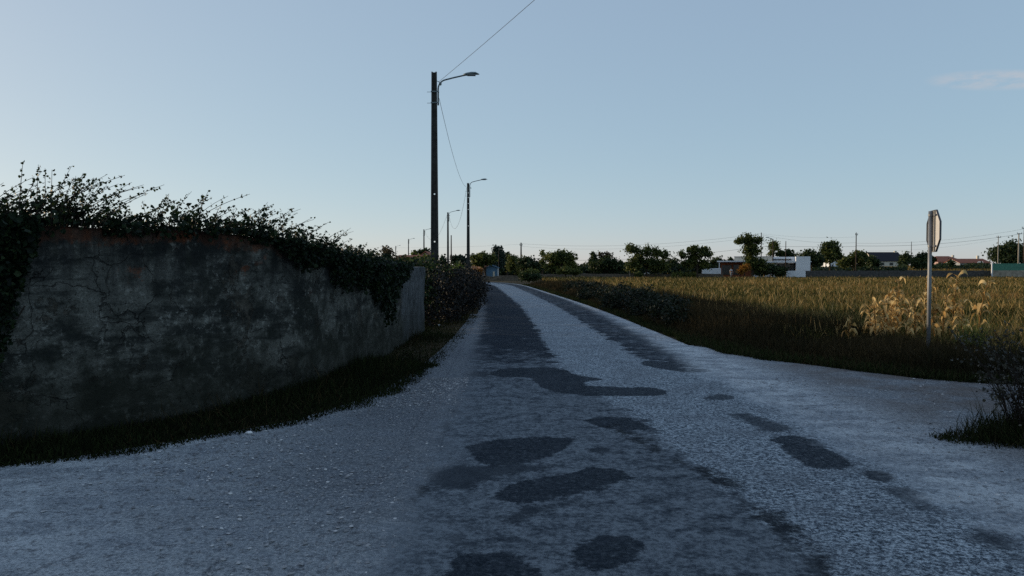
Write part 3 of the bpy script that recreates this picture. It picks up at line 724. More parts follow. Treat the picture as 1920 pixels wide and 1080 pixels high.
# right verge: short green grass by the road, tall dead weeds behind it
def right_line(y): return np.where(y < 15.4, np.maximum(side_r(y), right_edge(y)), right_edge(y))
N = 26000; y = 8.6 + 62 * RNG.random(N) ** 2.2; x = right_line(y) - .06 + (.10 + .85 * RNG.random(N) ** 1.2) + .08*wave(y, y*0, 9, 4)
keep = np.abs(x) < .8*y + 3; x, y = x[keep], y[keep]; n = len(x)
blade_obj('road_verge_grass', 'short green grass strip along the right edge of the road', np.column_stack([x, y, np.zeros(n)]), .008 + .0006*y + .008*RNG.random(n), .06 + .12*RNG.random(n), M_GRASS, np.clip(.35 + .65*RNG.random(n), 0, 1), .5)
N = 80000; y = 8.4 + 60 * RNG.random(N) ** 2.0; x = right_line(y) + .25 + (3.6 + .02*y) * RNG.random(N) ** 1.15
keep = np.abs(x) < .8*y + 3; x, y = x[keep], y[keep]; n = len(x)
dd = np.clip((x - right_line(y)) / 1.2, .25, 1)
h = dd * (.22 + .38*RNG.random(n)) * (1 + .30*wave(x, y, 12, 1.1)) * np.interp(y, [9, 14, 18], [.7, .75, 1.0])
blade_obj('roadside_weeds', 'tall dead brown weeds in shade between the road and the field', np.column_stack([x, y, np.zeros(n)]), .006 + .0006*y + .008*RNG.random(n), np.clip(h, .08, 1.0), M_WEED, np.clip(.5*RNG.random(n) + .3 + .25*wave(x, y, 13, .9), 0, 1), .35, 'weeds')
# tuft at the foot of the twiggy bush
N = 6500; u = RNG.random(N); x = 3.95 + 2.4 * u ** .8; yc = np.interp(x, [3.9, 4.3, 5.0, 6.4], [6.85, 6.75, 6.55, 6.2]); y = yc + RNG.normal(0, 1, N) * np.interp(x, [3.9, 4.4, 5, 6.4], [.06, .16, .36, .5]) + np.interp(x, [3.9, 4.6, 6], [0, .15, .4])
h = np.interp(x, [3.9, 4.25, 4.5, 5.2], [.03, .06, .16, .26]) * (.5 + RNG.random(N))
blade_obj('tuft_grass', 'dark grass tuft at the foot of the twiggy bush', np.column_stack([x, y, np.full(N, .005)]), .005 + .006*RNG.random(N), h, M_GRASS, RNG.random(N), .5)
# the dry field
N = 380000
Y0, Y1 = 9.5, 119.0
y = Y0 * (Y1 / Y0) ** RNG.random(N); x = -4 + (.80*y + 8) * RNG.random(N)
ok = x > right_line(y) + 2.0 + .02 * y
ok &= ~((y > 60) & (x < 4))
x, y = x[ok], y[ok]; n = len(x)
pat = wave(x, y, 14, .35); pat2 = wave(x*.25, y, 15, 1.1)
kind_ = RNG.random(n)
h = (.12 + .24*RNG.random(n)) * (1 + .35*pat2) * np.interp(y, [10, 25], [.8, 1.05]); h = np.where(kind_ > .96, h * 1.4, h)
tint = np.clip(.35 + .20*pat + .13*pat2 + RNG.normal(0, .25, n), 0, .92); tint = np.where(kind_ > .955, .97, tint)
blade_obj('dry_field', 'sunlit field of yellowed stubble and weeds', np.column_stack([x, y, np.zeros(n)]), (.0055 + .0009*y) * RNG.uniform(.5, 1.7, n), np.clip(h, .1, 1.0), M_FIELD, tint, .40, 'field')
# rough grass on the rise behind the right-hand wall
N = 26000; y = 128 + 130*RNG.random(N); x = 20 + .62*y*RNG.random(N); z = ground_z(x, y)
blade_obj('far_grass', 'golden grass on the rise behind the grey wall', np.column_stack([x, y, z]), np.full(N, .22), .35 + .3*RNG.random(N), M_FIELD, np.clip(.62 + .12*RNG.normal(size=N), 0, .9), .4)

# ------------------------------------------------------------------ dry maize plants
def maize(px, ptop, Y, label, seed, bend=0.0, nl=9):
    nl = int(nl * 1.9)
    r = np.random.default_rng(seed); x = at(px, 560, Y)[0]; ht = at(px, ptop, Y)[2]
    root = thing('maize_plant', (x, Y, 0), label, 'maize plant', 'dry maize plants beside the sign')
    tt = np.linspace(0, 1, 10); lx = bend + r.normal(0, .05); ly = r.normal(0, .05)
    st = np.column_stack([lx*tt**2, ly*tt**2, ht*.93*tt]); MB().tube(st, np.linspace(.016, .006, 10), 6, .2).build('stalk', M_CORN, root, smooth=True)
    for k in range(nl):
        f = .18 + .82 * (k + r.random()*.6) / nl; f = min(f, .99); b = np.array([np.interp(f, tt, st[:, j]) for j in range(3)])
        a = k * pi + r.normal(0, .8); L = r.uniform(.25, .60) * (1.1 - .35*f); drop = r.uniform(.3, 1.3); up = r.uniform(.35, 1.1)
        m = 9; q = np.linspace(0, 1, m)
        hor = L * (q - .25*q**2) * r.uniform(.45, .9); zz = L * (up*q*1.2 - (up + drop) * q**2.2 * .9)
        wd = .046 * np.sin(np.clip(q*1.02+.12, 0, 1) * pi) ** .7 * r.uniform(.7, 1.2); tw = r.normal(0, 2.2) * q + r.uniform(-.4, .4)
        ca, sa = cos(a), sin(a); V = []
        for i in range(m):
            c = b + np.array([ca*hor[i], sa*hor[i], zz[i]]); sidev = np.array([-sa*cos(tw[i]), ca*cos(tw[i]), sin(tw[i])]); nv = np.array([ca*.3, sa*.3, 1.0])
            V += [c - sidev*wd[i], c + nv * -.25 * wd[i], c + sidev*wd[i]]
        F = []
        for i in range(m-1):
            F += [(3*i, 3*i+1, 3*i+4, 3*i+3), (3*i+1, 3*i+2, 3*i+5, 3*i+4)]
        MB().add(V, F, np.clip(r.uniform(.3, 1.1), 0, 1)).build('leaf', M_CORN, root, smooth=True)
    if r.random() < .7:
        e = b + np.array([.05, 0, -.05]); f = .5; c0 = np.array([np.interp(f, tt, st[:, j]) for j in range(3)])
        MB().tube([c0, c0 + (.04, -.02, .06), c0 + (.08, -.03, .05), c0 + (.12, -.04, -.02), c0 + (.13, -.05, -.08)], [.012, .03, .035, .03, .008], 7, .9).build('cob_husk', M_CORN, root, smooth=True)
for i, (px, pt, Y, bend, nl, lab) in enumerate([
    (1634, 566, 15.6, -.08, 8, 'short dry maize plant at the left end of the row'),
    (1650, 556, 16.2, .04, 9, 'leaning dry maize plant second from the left end of the row'),
    (1668, 548, 15.8, .06, 9, 'bushy dry maize plant just left of the tall hooked one'),
    (1683, 514, 16.0, .05, 10, 'tall dry maize plant with a hooked top left of the sign pole'),
    (1733, 515, 16.4, .02, 9, 'dry maize plant half hidden behind the sign pole'),
    (1752, 510, 15.7, .03, 12, 'leafiest dry maize plant just right of the sign pole'),
    (1787, 504, 16.0, .06, 11, 'tall dry maize plant with leaves drooping right, between pole and lone plant'),
    (1836, 516, 16.6, .12, 8, 'thin lone dry maize plant at the right end of the row'),
    (1700, 560, 15.4, .05, 7, 'low broken dry maize plant left of the sign pole'),
    (1643, 552, 15.3, -.05, 9, 'dry maize plant between the short one and the leaning one'),
    (1659, 561, 15.5, .02, 9, 'low dense dry maize plant in the middle of the left cluster'),
    (1676, 540, 16.3, -.03, 9, 'dry maize plant right behind the bushy one'),
    (1717, 545, 15.9, -.06, 9, 'dry maize plant leaning left away from the sign pole'),
    (1769, 548, 16.1, .03, 9, 'shorter dry maize plant between the two tall ones right of the sign pole'),
    (1803, 560, 15.8, -.04, 8, 'low dry maize plant left of the lone thin one'),
    (1592, 590, 15.0, .03, 4, 'single pale maize stub in shade left of the row')]):
    maize(px, pt, Y, lab, 200+i, bend, nl)
# pale upright seed stems in shade near the sign
def seed_plant(px, ptop, Y, label, seed):
    r = np.random.default_rng(seed); x = at(px, 600, Y)[0]; ht = at(px, ptop, Y)[2]
    N = 160; P = np.column_stack([r.normal(0, .10, N), r.normal(0, .1, N), np.zeros(N)])
    V, F = blades(P, np.full(N, .012), ht * r.uniform(.55, 1.05, N), .16, r)
    o = tri_mesh('weed_clump', V, F, TREE_MATS['light'], np.repeat(r.random(N), 5), loc=(x, Y, 0)); tag(o, label, 'weed')
seed_plant(1823, 580, 13.4, 'yellow green clump of grass stems right of the sign pole', 301)

# ------------------------------------------------------------------ street lamps
def make_lamp(x, y, h, dz, label, holes=(), rz=0.0):
    root = thing('street_lamp', (x, y, 0), label, 'street lamp', 'concrete street lamps along the left side', rz)
    pole = MB(); H = h; nseg = 1
    wb, wt_ = .30, .19      # overall width of the H section at foot and top
    def wd(z): return wb + (wt_ - wb) * z / H
    # two flanges
    for s in (-1, 1):
        V = []
        for z in (0, H - .12, H):
            hw = wd(z) / 2; fl = .055 if z < H else .045; d = (.085 - .03*z/H)
            a, b = (s*hw, s*(hw-fl)); V += [(a, -d, z), (b, -d, z), (b, d, z), (a, d, z)]
        F = []
        for q in range(2):
            for k in range(4): F.append((q*4+k, q*4+(k+1) % 4, q*4+4+(k+1) % 4, q*4+4+k))
        F += [(3,2,1,0), (8,9,10,11)]
        pole.add(V, F)
    # web in lengths with small climbing holes between them
    zc = np.array(holes, float)
    z0 = 0.0
    for zh in list(zc) + [None]:
        z1 = (zh - .024) if zh is not None else H - .02
        ha, hb = wd(z0)/2 - .053, wd(z1)/2 - .053
        pole.add([(-ha,-.03,z0),(ha,-.03,z0),(ha,.03,z0),(-ha,.03,z0),(-hb,-.03,z1),(hb,-.03,z1),(hb,.03,z1),(-hb,.03,z1)], [(0,3,2,1),(4,5,6,7),(0,1,5,4),(1,2,6,5),(2,3,7,6),(3,0,4,7)])
        if zh is not None:
            hw = wd(zh)/2 - .053
            pole.box(-hw, -.028, -.03, .03, z1 + .001, z1 + .047); pole.box(.028, hw, -.03, .03, z1 + .001, z1 + .047); z0 = z1 + .048
    pole.build('pole', M_CONC, root)
    zt = H - .05 + dz
    xo = wd(H)/2 + .05
    pts = [(xo, 0, H-1.20)] + [(xo, 0, H - .62 + max(dz, 0)*.75)]
    for k in range(1, 8):
        a = k / 7 * R(76); pts.append((xo + .30*(1-cos(a)), 0, pts[1][2] + .34*sin(a)))
    lx, lz = pts[-1][0], pts[-1][2]; pts += [(lx + .35, 0, lz + .09), (1.14, 0, lz + .09 + (1.14-lx-.35)*.22)]
    MB().tube(pts, .028, 8).build('arm', M_ARM, root, smooth=True)
    ez = pts[-1][2]
    # flat luminaire, wider at the back
    prof = [(1.06,.05,.035,.0),(1.16,.10,.06,.01),(1.34,.13,.07,.03),(1.50,.12,.055,.045),(1.60,.07,.025,.03),(1.64,.02,.01,.02)]
    V = []; nn = 10
    for (px_, hw, hh, up) in prof:
        for k in range(nn):
            a = 2*pi*k/nn; V.append((px_, hw*cos(a), ez + up + (hh*1.15*sin(a) if sin(a) > 0 else hh*.55*sin(a))))
    F = [(q*nn+k, q*nn+(k+1) % nn, (q+1)*nn+(k+1) % nn, (q+1)*nn+k) for q in range(len(prof)-1) for k in range(nn)] + [tuple(range(nn))[::-1], tuple((len(prof)-1)*nn+k for k in range(nn))]
    hd = MB().add(V, F).build('lamp_head', M_HEAD, root, smooth=True)
    MB().box(1.2, 1.5, -.085, .085, ez - .022, ez + .0).build('lens', M_GLASS_LAMP, hd)
    for z in (H - .72, H - 1.12):
        m = MB(); m.box(-wd(z)/2 - .012, xo + .03, -.10, -.088, z-.02, z+.02); m.box(xo-.02, xo + .03, -.0875, .04, z-.02, z+.02); m.tube([(-wd(z)/2 - .16, 0, z), (-wd(z)/2 + .01, 0, z)], .008, 5); m.build('clamp', M_ARM, root)
    m = MB(); m.tube([(wd(H)/2 - .01, -.02, H-.32), (xo + .03, -.03, H-.36), (xo + .09, -.03, H-.50), (xo+.12, -.03, H-.46)], .012, 5); m.tube([(xo+.10, -.03, H-.47), (xo+.10, -.03, H-.40)], .03, 6); m.build('insulator', M_ARM, root)
    return root
LAMPS = [(815, 27.0, 135, -.05, 'nearest tall concrete lamp pole beside the wall end'),
         (878, 63.0, 343, .50, 'second nearest lamp pole, standing above the end of the bramble bush'),
         (840, 97.0, 398, .42, 'third lamp pole back, between the nearest and the second pole'),
         (795, 139., 430, .28, 'fourth lamp pole back, just left of the nearest pole'),
         (766, 185., 448, .28, 'fifth lamp pole back, in front of the red roofed house'),
         (742, 240., 461, .28, 'farthest and smallest lamp pole, beside the shrub')]
LP = []
for px, Y, pt, dz, lab in LAMPS:
    x = at(px, 480, Y)[0]; h = at(px, pt, Y)[2]; LP.append((x, Y, h)); make_lamp(x, Y, h, dz, lab, (.85, 2.57, 4.3) if Y < 30 else (5.2, 6.6, 7.1, 7.6, 8.0) if Y < 70 else ())

def cable(a, b, sag, rad, label, n=40, group='overhead cables'):
    a = np.array(a, float); b = np.array(b, float); tt = np.linspace(0, 1, n)
    P = a + (b - a) * tt[:, None]; P[:, 2] -= sag * 4 * tt * (1 - tt)
    o = MB().tube(P, rad * .72, 5).build('overhead_cable', M_CABLE); return tag(o, label, 'cable', group)
x, Y, h = LP[0]
cable((x + .16, Y, h - .36), (10.4, -8, 8.5), .25, .009, 'cable climbing from the nearest lamp pole out of the top of the picture')
cable((x + .18, Y, h - .95), (LP[1][0] - .12, LP[1][1], LP[1][2] - .35), .75, .011, 'cable drooping between the nearest and the second lamp pole')
cable((LP[1][0] - .12, LP[1][1], LP[1][2] - .4), (LP[2][0] + .12, LP[2][1], LP[2][2] - .3), 2.6, .015, 'deeply sagging cable between the second and third lamp pole')
cable((LP[2][0] - .12, LP[2][1], LP[2][2] - .4), (LP[3][0] + .12, LP[3][1], LP[3][2] - .3), 2.4, .018, 'faint sagging cable between the third and fourth lamp pole')

# power poles
def power_pole(px, ptop, Y, label, mat, rad=.11, cross=None, arm=None, z0=None):
    top = at(px, ptop, Y); z0 = float(ground_z(top[0], Y)) if z0 is None else z0
    root = thing('power_pole', (top[0], Y, z0), label, 'power pole', 'thin poles across the field')
    H = top[2] - z0
    MB().tube([(0,0,-.1), (0,0,H*.5), (0,0,H)], [rad*1.15, rad, rad*.72], 8).build('pole', mat, root, smooth=True)
    if cross:
        m = MB()
        for (w_, dz) in cross:
            m.box(-w_, w_, -rad-.07, -rad-.005, H-dz-.06, H-dz+.06)
            for q in (-.9, .9): m.tube([(w_*q, -rad-.04, H-dz+.06), (w_*q, -rad-.04, H-dz+.28)], .05, 6)
        m.build('crossarm', M_ARM, root)
    if arm:
        MB().tube([(0,-.02,H-.15), (-.25,-.02,H+.05), (-.9,-.02,H+.22)], .05, 6).build('arm', M_ARM, root)
        MB().add([(-1.25,-.1,H+.2),(-.75,-.1,H+.2),(-.75,.1,H+.2),(-1.25,.1,H+.2),(-1.2,-.06,H+.32),(-.75,-.06,H+.3),(-.75,.06,H+.3),(-1.2,.06,H+.32)], [(0,3,2,1),(4,5,6,7),(0,1,5,4),(1,2,6,5),(2,3,7,6),(3,0,4,7)]).build('lamp_head', M_HEAD, root)
    return top
pA = power_pole(977, 455, 150, 'thick pole with a crossarm above the round bushes right of the bend', M_CONC, .17, [(.3, .5)])
pB = power_pole(1427.5, 436, 128, 'tall thin pole rising behind the big loose tree at the white house', M_WOOD, .09)
pC = power_pole(1449.5, 448, 124, 'pole with a small lamp arm in front of the white house', M_WOOD, .09, arm=True)
pD = power_pole(1473.5, 452, 121.5, 'slim pole standing before the dark window recess of the white house', M_WOOD, .08)
pE = power_pole(1549, 454, 175, 'pale pole in front of the tall round tree behind the white house', M_PALEPOLE, .12)
pF = power_pole(1605.5, 436, 140, 'tall dark pole with an insulator top on the golden rise', M_WOOD, .11, [(.22, .45)])
pG = power_pole(1709, 453, 215, 'distant thin pole right of the dark roofed house', M_WOOD, .10)
pH = power_pole(1872, 442, 160, 'pale pole with a small crossarm before the big round dark tree', M_PALEPOLE, .10, [(.45, .35)])
pI = power_pole(1910.5, 437, 150, 'sunlit wooden pole above the green fence', M_PALEPOLE, .14, [(.5, .15)])
pJ = power_pole(1921, 425, 135, 'dark thick pole cut by the right edge of the picture', M_WOOD, .14, [(.6, .3)])
pK = power_pole(1181, 496, 118.5, 'short thin post before the dark trees left of the white house', M_PALEPOLE, .06)
pL = power_pole(846, 441, 110, 'slim pole just right of the third lamp pole', M_WOOD, .10)
pM = power_pole(935, 470, 104, 'thin dark post at the corner of the blue shed', M_WOOD, .05)
def P3(px, py, Y): return at(px, py, Y)
cable(P3(977,457,150), P3(1427.5,438,128), 1.15, .018, 'upper power line between the bend and the white house')
cable(P3(977,462,150), P3(1427.5,443,128), 1.25, .014, 'second power line just below the upper one left of the white house')
cable(P3(1010,487,150), P3(1427.5,462,128), .9, .026, 'low dark cable running behind the loose trees to the white house')
cable(P3(1427.5,440,128), P3(1605.5,455,140), .55, .018, 'power line dropping from the tree pole to the pole on the rise')
cable(P3(1427.5,438,128), P3(1605.5,444,140), .4, .012, 'faint topmost power line right of the white house')
cable(P3(1427.5,462,128), P3(1605.5,462,140), .05, .026, 'dark level cable over the roof of the white house')
cable(P3(1605.5,461,140), P3(1910.5,439,150), .75, .032, 'dark cable rising behind the sign to the wooden pole')
cable(P3(1605.5,456,140), P3(1921,429,135), .8, .018, 'power line rising to the dark pole at the picture edge')
cable(P3(1605.5,470,140), P3(1872,448,160), .8, .012, 'faint lowest power line behind the sign')
cable(P3(660,462,260), P3(977,458,150), .6, .014, 'faint power line left of the thick crossarm pole')
cable(P3(1910.5,439,150), P3(2100,420,150), .2, .03, 'short cable running from the wooden pole out of the picture')

# ------------------------------------------------------------------ the sign seen from behind
def sign():
    Y = 13.2; x = at(1742.2, 560, Y)[0]
    root = thing('road_sign', (x, Y, 0), 'octagonal road sign seen from behind on a grey steel pole', 'road sign', None, 0)
    zt = at(1742, 396, Y)[2]; zc = at(1748, 433.5, Y)[2]
    MB().tube([(0,0,-.1), (0,0,zt*.5), (0,0,zt)], .033, 14).build('pole', M_GALV, root, smooth=True)
    ang = R(21.5)                       # the plate faces right, away from the camera
    n = np.array([cos(ang), sin(ang), 0.0])                # outward normal of the printed face
    e = np.array([-sin(ang), cos(ang), 0.0])               # along the plate
    n = np.array([cos(R(13.8)), -sin(R(13.8)), 0]); n /= np.linalg.norm(n); e = np.array([n[1], -n[0], 0])
    c = n * .062 + np.array([0.003, 0, zc]); r8 = .372 / cos(pi/8)
    ring = [(r8*cos(pi/8 + k*pi/4), r8*sin(pi/8 + k*pi/4)) for k in range(8)]
    def oct_(off0, off1, sc, mat, name, par):
        V = [c + e*u*sc + np.array([0,0,v])*sc + n*off0 for u, v in ring] + [c + e*u*sc + np.array([0,0,v])*sc + n*off1 for u, v in ring]
        return MB().add(V, [tuple(range(8)), tuple(range(15,7,-1))] + [(k, k+8, (k+1) % 8 + 8, (k+1) % 8) for k in range(8)]).build(name, mat, par)
    pl = oct_(0, .003, .985, M_PLATE, 'sign_plate', root)
    oct_(.0035, .0055, .97, M_REDFACE, 'sign_face', pl)
    V = []
    for sc, o in ((1.0, -.024), (1.0, .008), (.985, .008), (.985, -.024)):
        V += [c + e*u*sc + np.array([0,0,v])*sc + n*o for u, v in ring]
    F = []
    for q in range(4):
        for k in range(8): F.append((q*8+k, q*8+(k+1) % 8, ((q+1) % 4)*8+(k+1) % 8, ((q+1) % 4)*8+k))
    MB().add(V, F).build('rim', M_RIM, pl)
    for u in (-.06, .06):
        m = MB(); V = []
        for z in (-.36, .36):
            for du, dn in ((-.012,-.022),(.012,-.022),(.012,-.001),(-.012,-.001)): V.append(c + e*(u+du) + n*dn + np.array([0,0,z]))
        m.add(V, [(3,2,1,0),(4,5,6,7),(0,1,5,4),(1,2,6,5),(2,3,7,6),(3,0,4,7)]); m.build('rail', M_GALV, root)
    for z in (.285, -.265):
        m = MB(); V = []
        for zz in (z-.018, z+.018):
            for du, dn in ((-.14,-.0235),(.14,-.0235),(.14,-.034),(-.14,-.034)): V.append(c + e*du + n*dn + np.array([0,0,zz]))
        m.add(V, [(3,2,1,0),(4,5,6,7),(0,1,5,4),(1,2,6,5),(2,3,7,6),(3,0,4,7)])
        m.tube([(0,0,zc+z-.016), (0,0,zc+z+.016)], .039, 14); m.build('bracket', M_GALV, root)
sign()

# ------------------------------------------------------------------ trees
def tree(name, label, D, blobs, trunk, kind='mid', n=1500, leaf=.32, seed=0, cat='tree', group=None, spread=.24, shell=.25, ncl=None, flat=1.0):
    """blobs: (px,py,rx,ry) as seen, turned into real clumps of foliage standing at depth D; trunk: px of its foot"""
    r = np.random.default_rng(500 + seed); k_ = D / FPX; n = int(n * 2.6); leaf *= 1.05
    foot = at(trunk, 500, D); z0 = float(ground_z(foot[0], D)); b0 = np.array([foot[0], D, z0])
    B = []
    for (px, py, rx_, ry_) in blobs:
        c = at(px, py, D); B.append((c[0], D + r.uniform(-.4, .4)*rx_*k_, c[2], rx_*k_, min(rx_, ry_*1.5)*k_*flat, ry_*k_))
    B = np.array(B); root = thing(name, tuple(b0), label, cat, group)
    vol = B[:, 3]*B[:, 4]*B[:, 5]; pb = vol**.7; pb /= pb.sum(); ncl = ncl or max(24, n // 26)
    kb = r.choice(len(B), ncl, p=pb); d = unit(r.normal(size=(ncl, 3))); rad = shell + (1-shell)*r.random(ncl); rad *= r.uniform(.72, 1.06, ncl)
    C = B[kb, :3] + d*rad[:, None]*B[kb, 3:]; sg = spread*np.minimum(B[kb, 3], B[kb, 5])*r.uniform(.6, 1.5, ncl) + .05
    k = r.integers(0, ncl, n); P = C[k] + r.normal(size=(n, 3))*sg[k][:, None]*np.array([1.15, 1.1, .85]); P[:, 2] = np.maximum(P[:, 2], z0 + .1)
    ct = r.random(ncl); tint = np.clip(.6*ct[k] + .4*r.random(n), 0, 1)
    V, F, m = leaves(P, r.uniform(.6, 1.35, n)*leaf, rng=r, tpl='kite'); tri_mesh('crown', V - b0, F, TREE_MATS[kind], np.repeat(tint, m), root)
    st = MB(); top = B[np.argmax(B[:, 2])]; zc = B[:, 2].mean(); hgt = max(zc - z0, .5)
    cx = np.average(B[:, 0], weights=vol); tr = .035*hgt + .06
    tp = np.array([(b0[0], D, z0 - .1), (b0[0] + .25*(cx-b0[0]) + .05, D, z0 + .35*hgt), (cx, D, z0 + .8*hgt), (top[0], top[1], top[2])])
    st.tube(tp - b0, [tr, tr*.8, tr*.5, tr*.15], 7)
    for q in range(min(16, 5 + 3*len(B))):
        e = C[r.integers(0, ncl)]; s = tp[1] + (tp[2]-tp[1])*r.random(); mid = (s + e)/2 + np.array([0,0,.1*np.linalg.norm(e-s)])
        st.tube(np.array([s, mid, e]) - b0, [tr*.35, tr*.22, tr*.08], 5)
    st.build('trunk', M_BARK, root)
    return root
TG = 'trees on the horizon'
TREES = [
 # label, D, blobs, trunk px, kind, n, leaf
 ('dark rounded tree behind the red roofed house', 135, [(784,478,10,8),(797,476,11,9),(806,482,8,9)], 792, 'dark', 1000, .38),
 ('small dark tree right of the slim pole by the third lamp', 125, [(853,486,9,8),(859,492,8,10)], 856, 'dark', 700, .34),
 ('small dark tree touching the left side of the second lamp pole', 125, [(869,488,8,8),(873,498,8,10)], 870, 'blue', 700, .34),
 ('spreading sunlit tree with a dark trunk beside the blue shed', 100, [(890,485,10,8),(903,483,12,9),(917,486,11,9),(900,492,12,6)], 911, 'mid', 1700, .27),
 ('tall narrow poplar above the blue shed', 120, [(930,474,6,15),(938,476,5,16),(934,492,9,12),(941,484,4,13)], 935, 'blue', 1300, .27),
 ('small dark spiky conifer right of the poplar', 125, [(950,485,5,8),(952,476,2.2,6),(948,494,7,9)], 951, 'dark', 600, .27),
 ('pale yellow green tree between the conifer and the round bush', 110, [(961,487,7,9),(970,495,8,10),(975,506,6,10),(957,498,6,9)], 966, 'light', 1500, .25),
 ('large dark round bush below the crossarm pole', 108, [(985,494,16,11),(999,500,12,11),(990,505,17,9)], 990, 'dark', 1900, .30),
 ('thin pale columnar tree left of the umbrella tree', 128, [(1017,476,3,10),(1016,488,5,10),(1018,497,5,8)], 1017, 'light', 500, .25),
 ('large dark umbrella shaped tree in the middle of the horizon', 120, [(1035,483,16,9),(1052,478,15,9),(1068,485,14,9),(1050,490,24,7),(1040,502,22,9),(1068,500,16,9)], 1047, 'mid', 2300, .29),
 ('pointed dark conifer left of the long dark thicket', 130, [(1113,480,4,10),(1113,490,7,10)], 1113, 'dark', 700, .27),
 ('bare topped tree above the long dark thicket', 130, [(1127,480,9,6),(1140,478,9,7),(1134,488,14,6)], 1133, 'brown', 420, .25),
 ('broad dark tree at the right end of the long thicket', 128, [(1138,495,22,11),(1120,499,16,11),(1155,500,14,10)], 1138, 'dark', 2200, .33),
 ('big loose crowned tree with open branches left of the white car', 118, [(1183,466,12,10),(1196,474,12,12),(1213,472,12,12),(1230,474,11,11),(1243,480,9,10),(1200,488,20,11),(1222,492,22,11),(1188,498,18,11),(1236,500,18,10)], 1212, 'mid', 2700, .28),
 ('dark low tree between the two loose crowned trees', 135, [(1262,492,9,10),(1254,499,12,9)], 1261, 'dark', 800, .33),
 ('flat topped tree with a yellow green left side', 115, [(1300,469,13,7),(1318,470,14,7),(1327,477,10,6),(1305,482,14,7),(1281,478,7,9),(1292,492,16,9),(1318,495,16,9)], 1307, 'mid', 1900, .27),
 ('dark shrubby tree just left of the white house', 140, [(1343,493,11,9),(1325,497,10,9)], 1342, 'dark', 900, .33),
 ('small dark tree peeping over the left roof of the white house', 150, [(1371,488,7,4),(1366,494,9,6)], 1370, 'dark', 380, .3),
 ('tall loose tree in front of the white house', 119, [(1385,452,10,6),(1402,446,14,8),(1418,451,11,9),(1405,458,15,7),(1402,470,11,11),(1416,470,9,12),(1409,484,12,9),(1408,494,11,10),(1420,500,14,10),(1428,492,9,8)], 1411, 'mid', 2600, .25),
 ('small round yellow green tree above the white house roof', 150, [(1449,459,9,8),(1453,466,7,6),(1445,474,7,6)], 1450, 'light', 620, .3),
 ('dark round tree above the white house roof right of the yellow one', 150, [(1463,476,8,6),(1478,475,8,8),(1485,481,7,5)], 1474, 'dark', 700, .34),
 ('dark round tree touching the right end of the white house', 145, [(1517,480,16,10),(1530,488,13,12),(1507,487,8,8)], 1522, 'dark', 1500, .36),
 ('tallest round tree right of the white house with a sunlit left side', 150, [(1549,465,12,12),(1561,463,11,12),(1567,474,9,11),(1552,480,14,12),(1573,478,5,8)], 1556, 'mid', 1900, .36),
 ('sloping dark hedge like tree behind the pole on the rise', 160, [(1606,481,16,10),(1592,490,18,9),(1614,488,9,13),(1580,495,12,6)], 1601, 'mid', 1900, .38),
 ('small dark tree left of the dark roofed house', 170, [(1633,490,8,10),(1642,494,6,7)], 1633, 'dark', 700, .38),
 ('dark tree hiding the right end of the dark roofed house', 185, [(1698,484,9,9),(1707,486,7,11),(1692,492,8,8)], 1700, 'dark', 900, .4),
 ('dark bushy tree immediately left of the sign pole', 140, [(1728,482,10,11),(1722,492,14,10),(1742,490,8,12)], 1728, 'dark', 1400, .36),
 ('low dark shrub before the red roofed houses', 190, [(1783,494,5,7)], 1783, 'dark', 280, .38),
 ('very large round dark tree above the green fence', 165, [(1878,476,16,18),(1893,468,18,16),(1910,475,16,16),(1893,488,32,12)], 1893, 'dark', 2900, .42),
]
for i, (lab, D, bl, tp, kd, n, lf) in enumerate(TREES):
    tree('tree', lab, D, bl, tp, kd, n, lf, i, 'tree', TG)
tree('shrub', 'orange leaved shrub beside the terracotta wall of the white house', 118, [(1395,503,8,5),(1390,508,6,5),(1401,500,5,4)], 1396, 'orange', 520, .22, 61, 'shrub')
tree('shrub', 'dark dense shrubbery under the tall loose tree at the white house', 119.5, [(1440,504,14,9),(1458,507,14,8),(1425,508,12,8),(1462,512,12,6)], 1443, 'dark', 1500, .28, 62, 'shrub')
tree('shrub', 'sunlit light green bush at the edge of the dark thicket', 112, [(1062,506,8,6),(1050,509,5,5)], 1060, 'light', 480, .22, 63, 'shrub')
tree('shrub', 'clipped rounded green bush beside the low stone wall', 112, [(1079,509,9,5)], 1079, 'mid', 420, .22, 64, 'shrub')
tree('shrub', 'pale leafy bush in front of the large dark round bush', 98, [(999,512,10,5),(992,510,6,5)], 998, 'light', 520, .2, 65, 'shrub')
tree('shrub', 'dark low bush where the road bends away', 84, [(983,518,9,6),(995,519,11,6),(1004,520,8,5)], 992, 'dark', 1100, .2, 66, 'shrub')
tree('shrub', 'reddish flowering bush in front of the orange roofed shed', 102, [(899,509,6,5),(896,513,6,4)], 899, 'orange', 360, .2, 67, 'shrub')
tree('shrub', 'dark green weeds clump before the low stone wall', 112, [(1197,515,8,3.5)], 1197, 'mid', 380, .22, 68, 'shrub')
tree('shrub', 'yellow green bush behind the wall end left of the nearest lamp pole', 30, [(803,484,6,6),(797,490,7,6),(760,492,8,6),(785,490,10,5)], 795, 'light', 520, .10, 69, 'shrub')
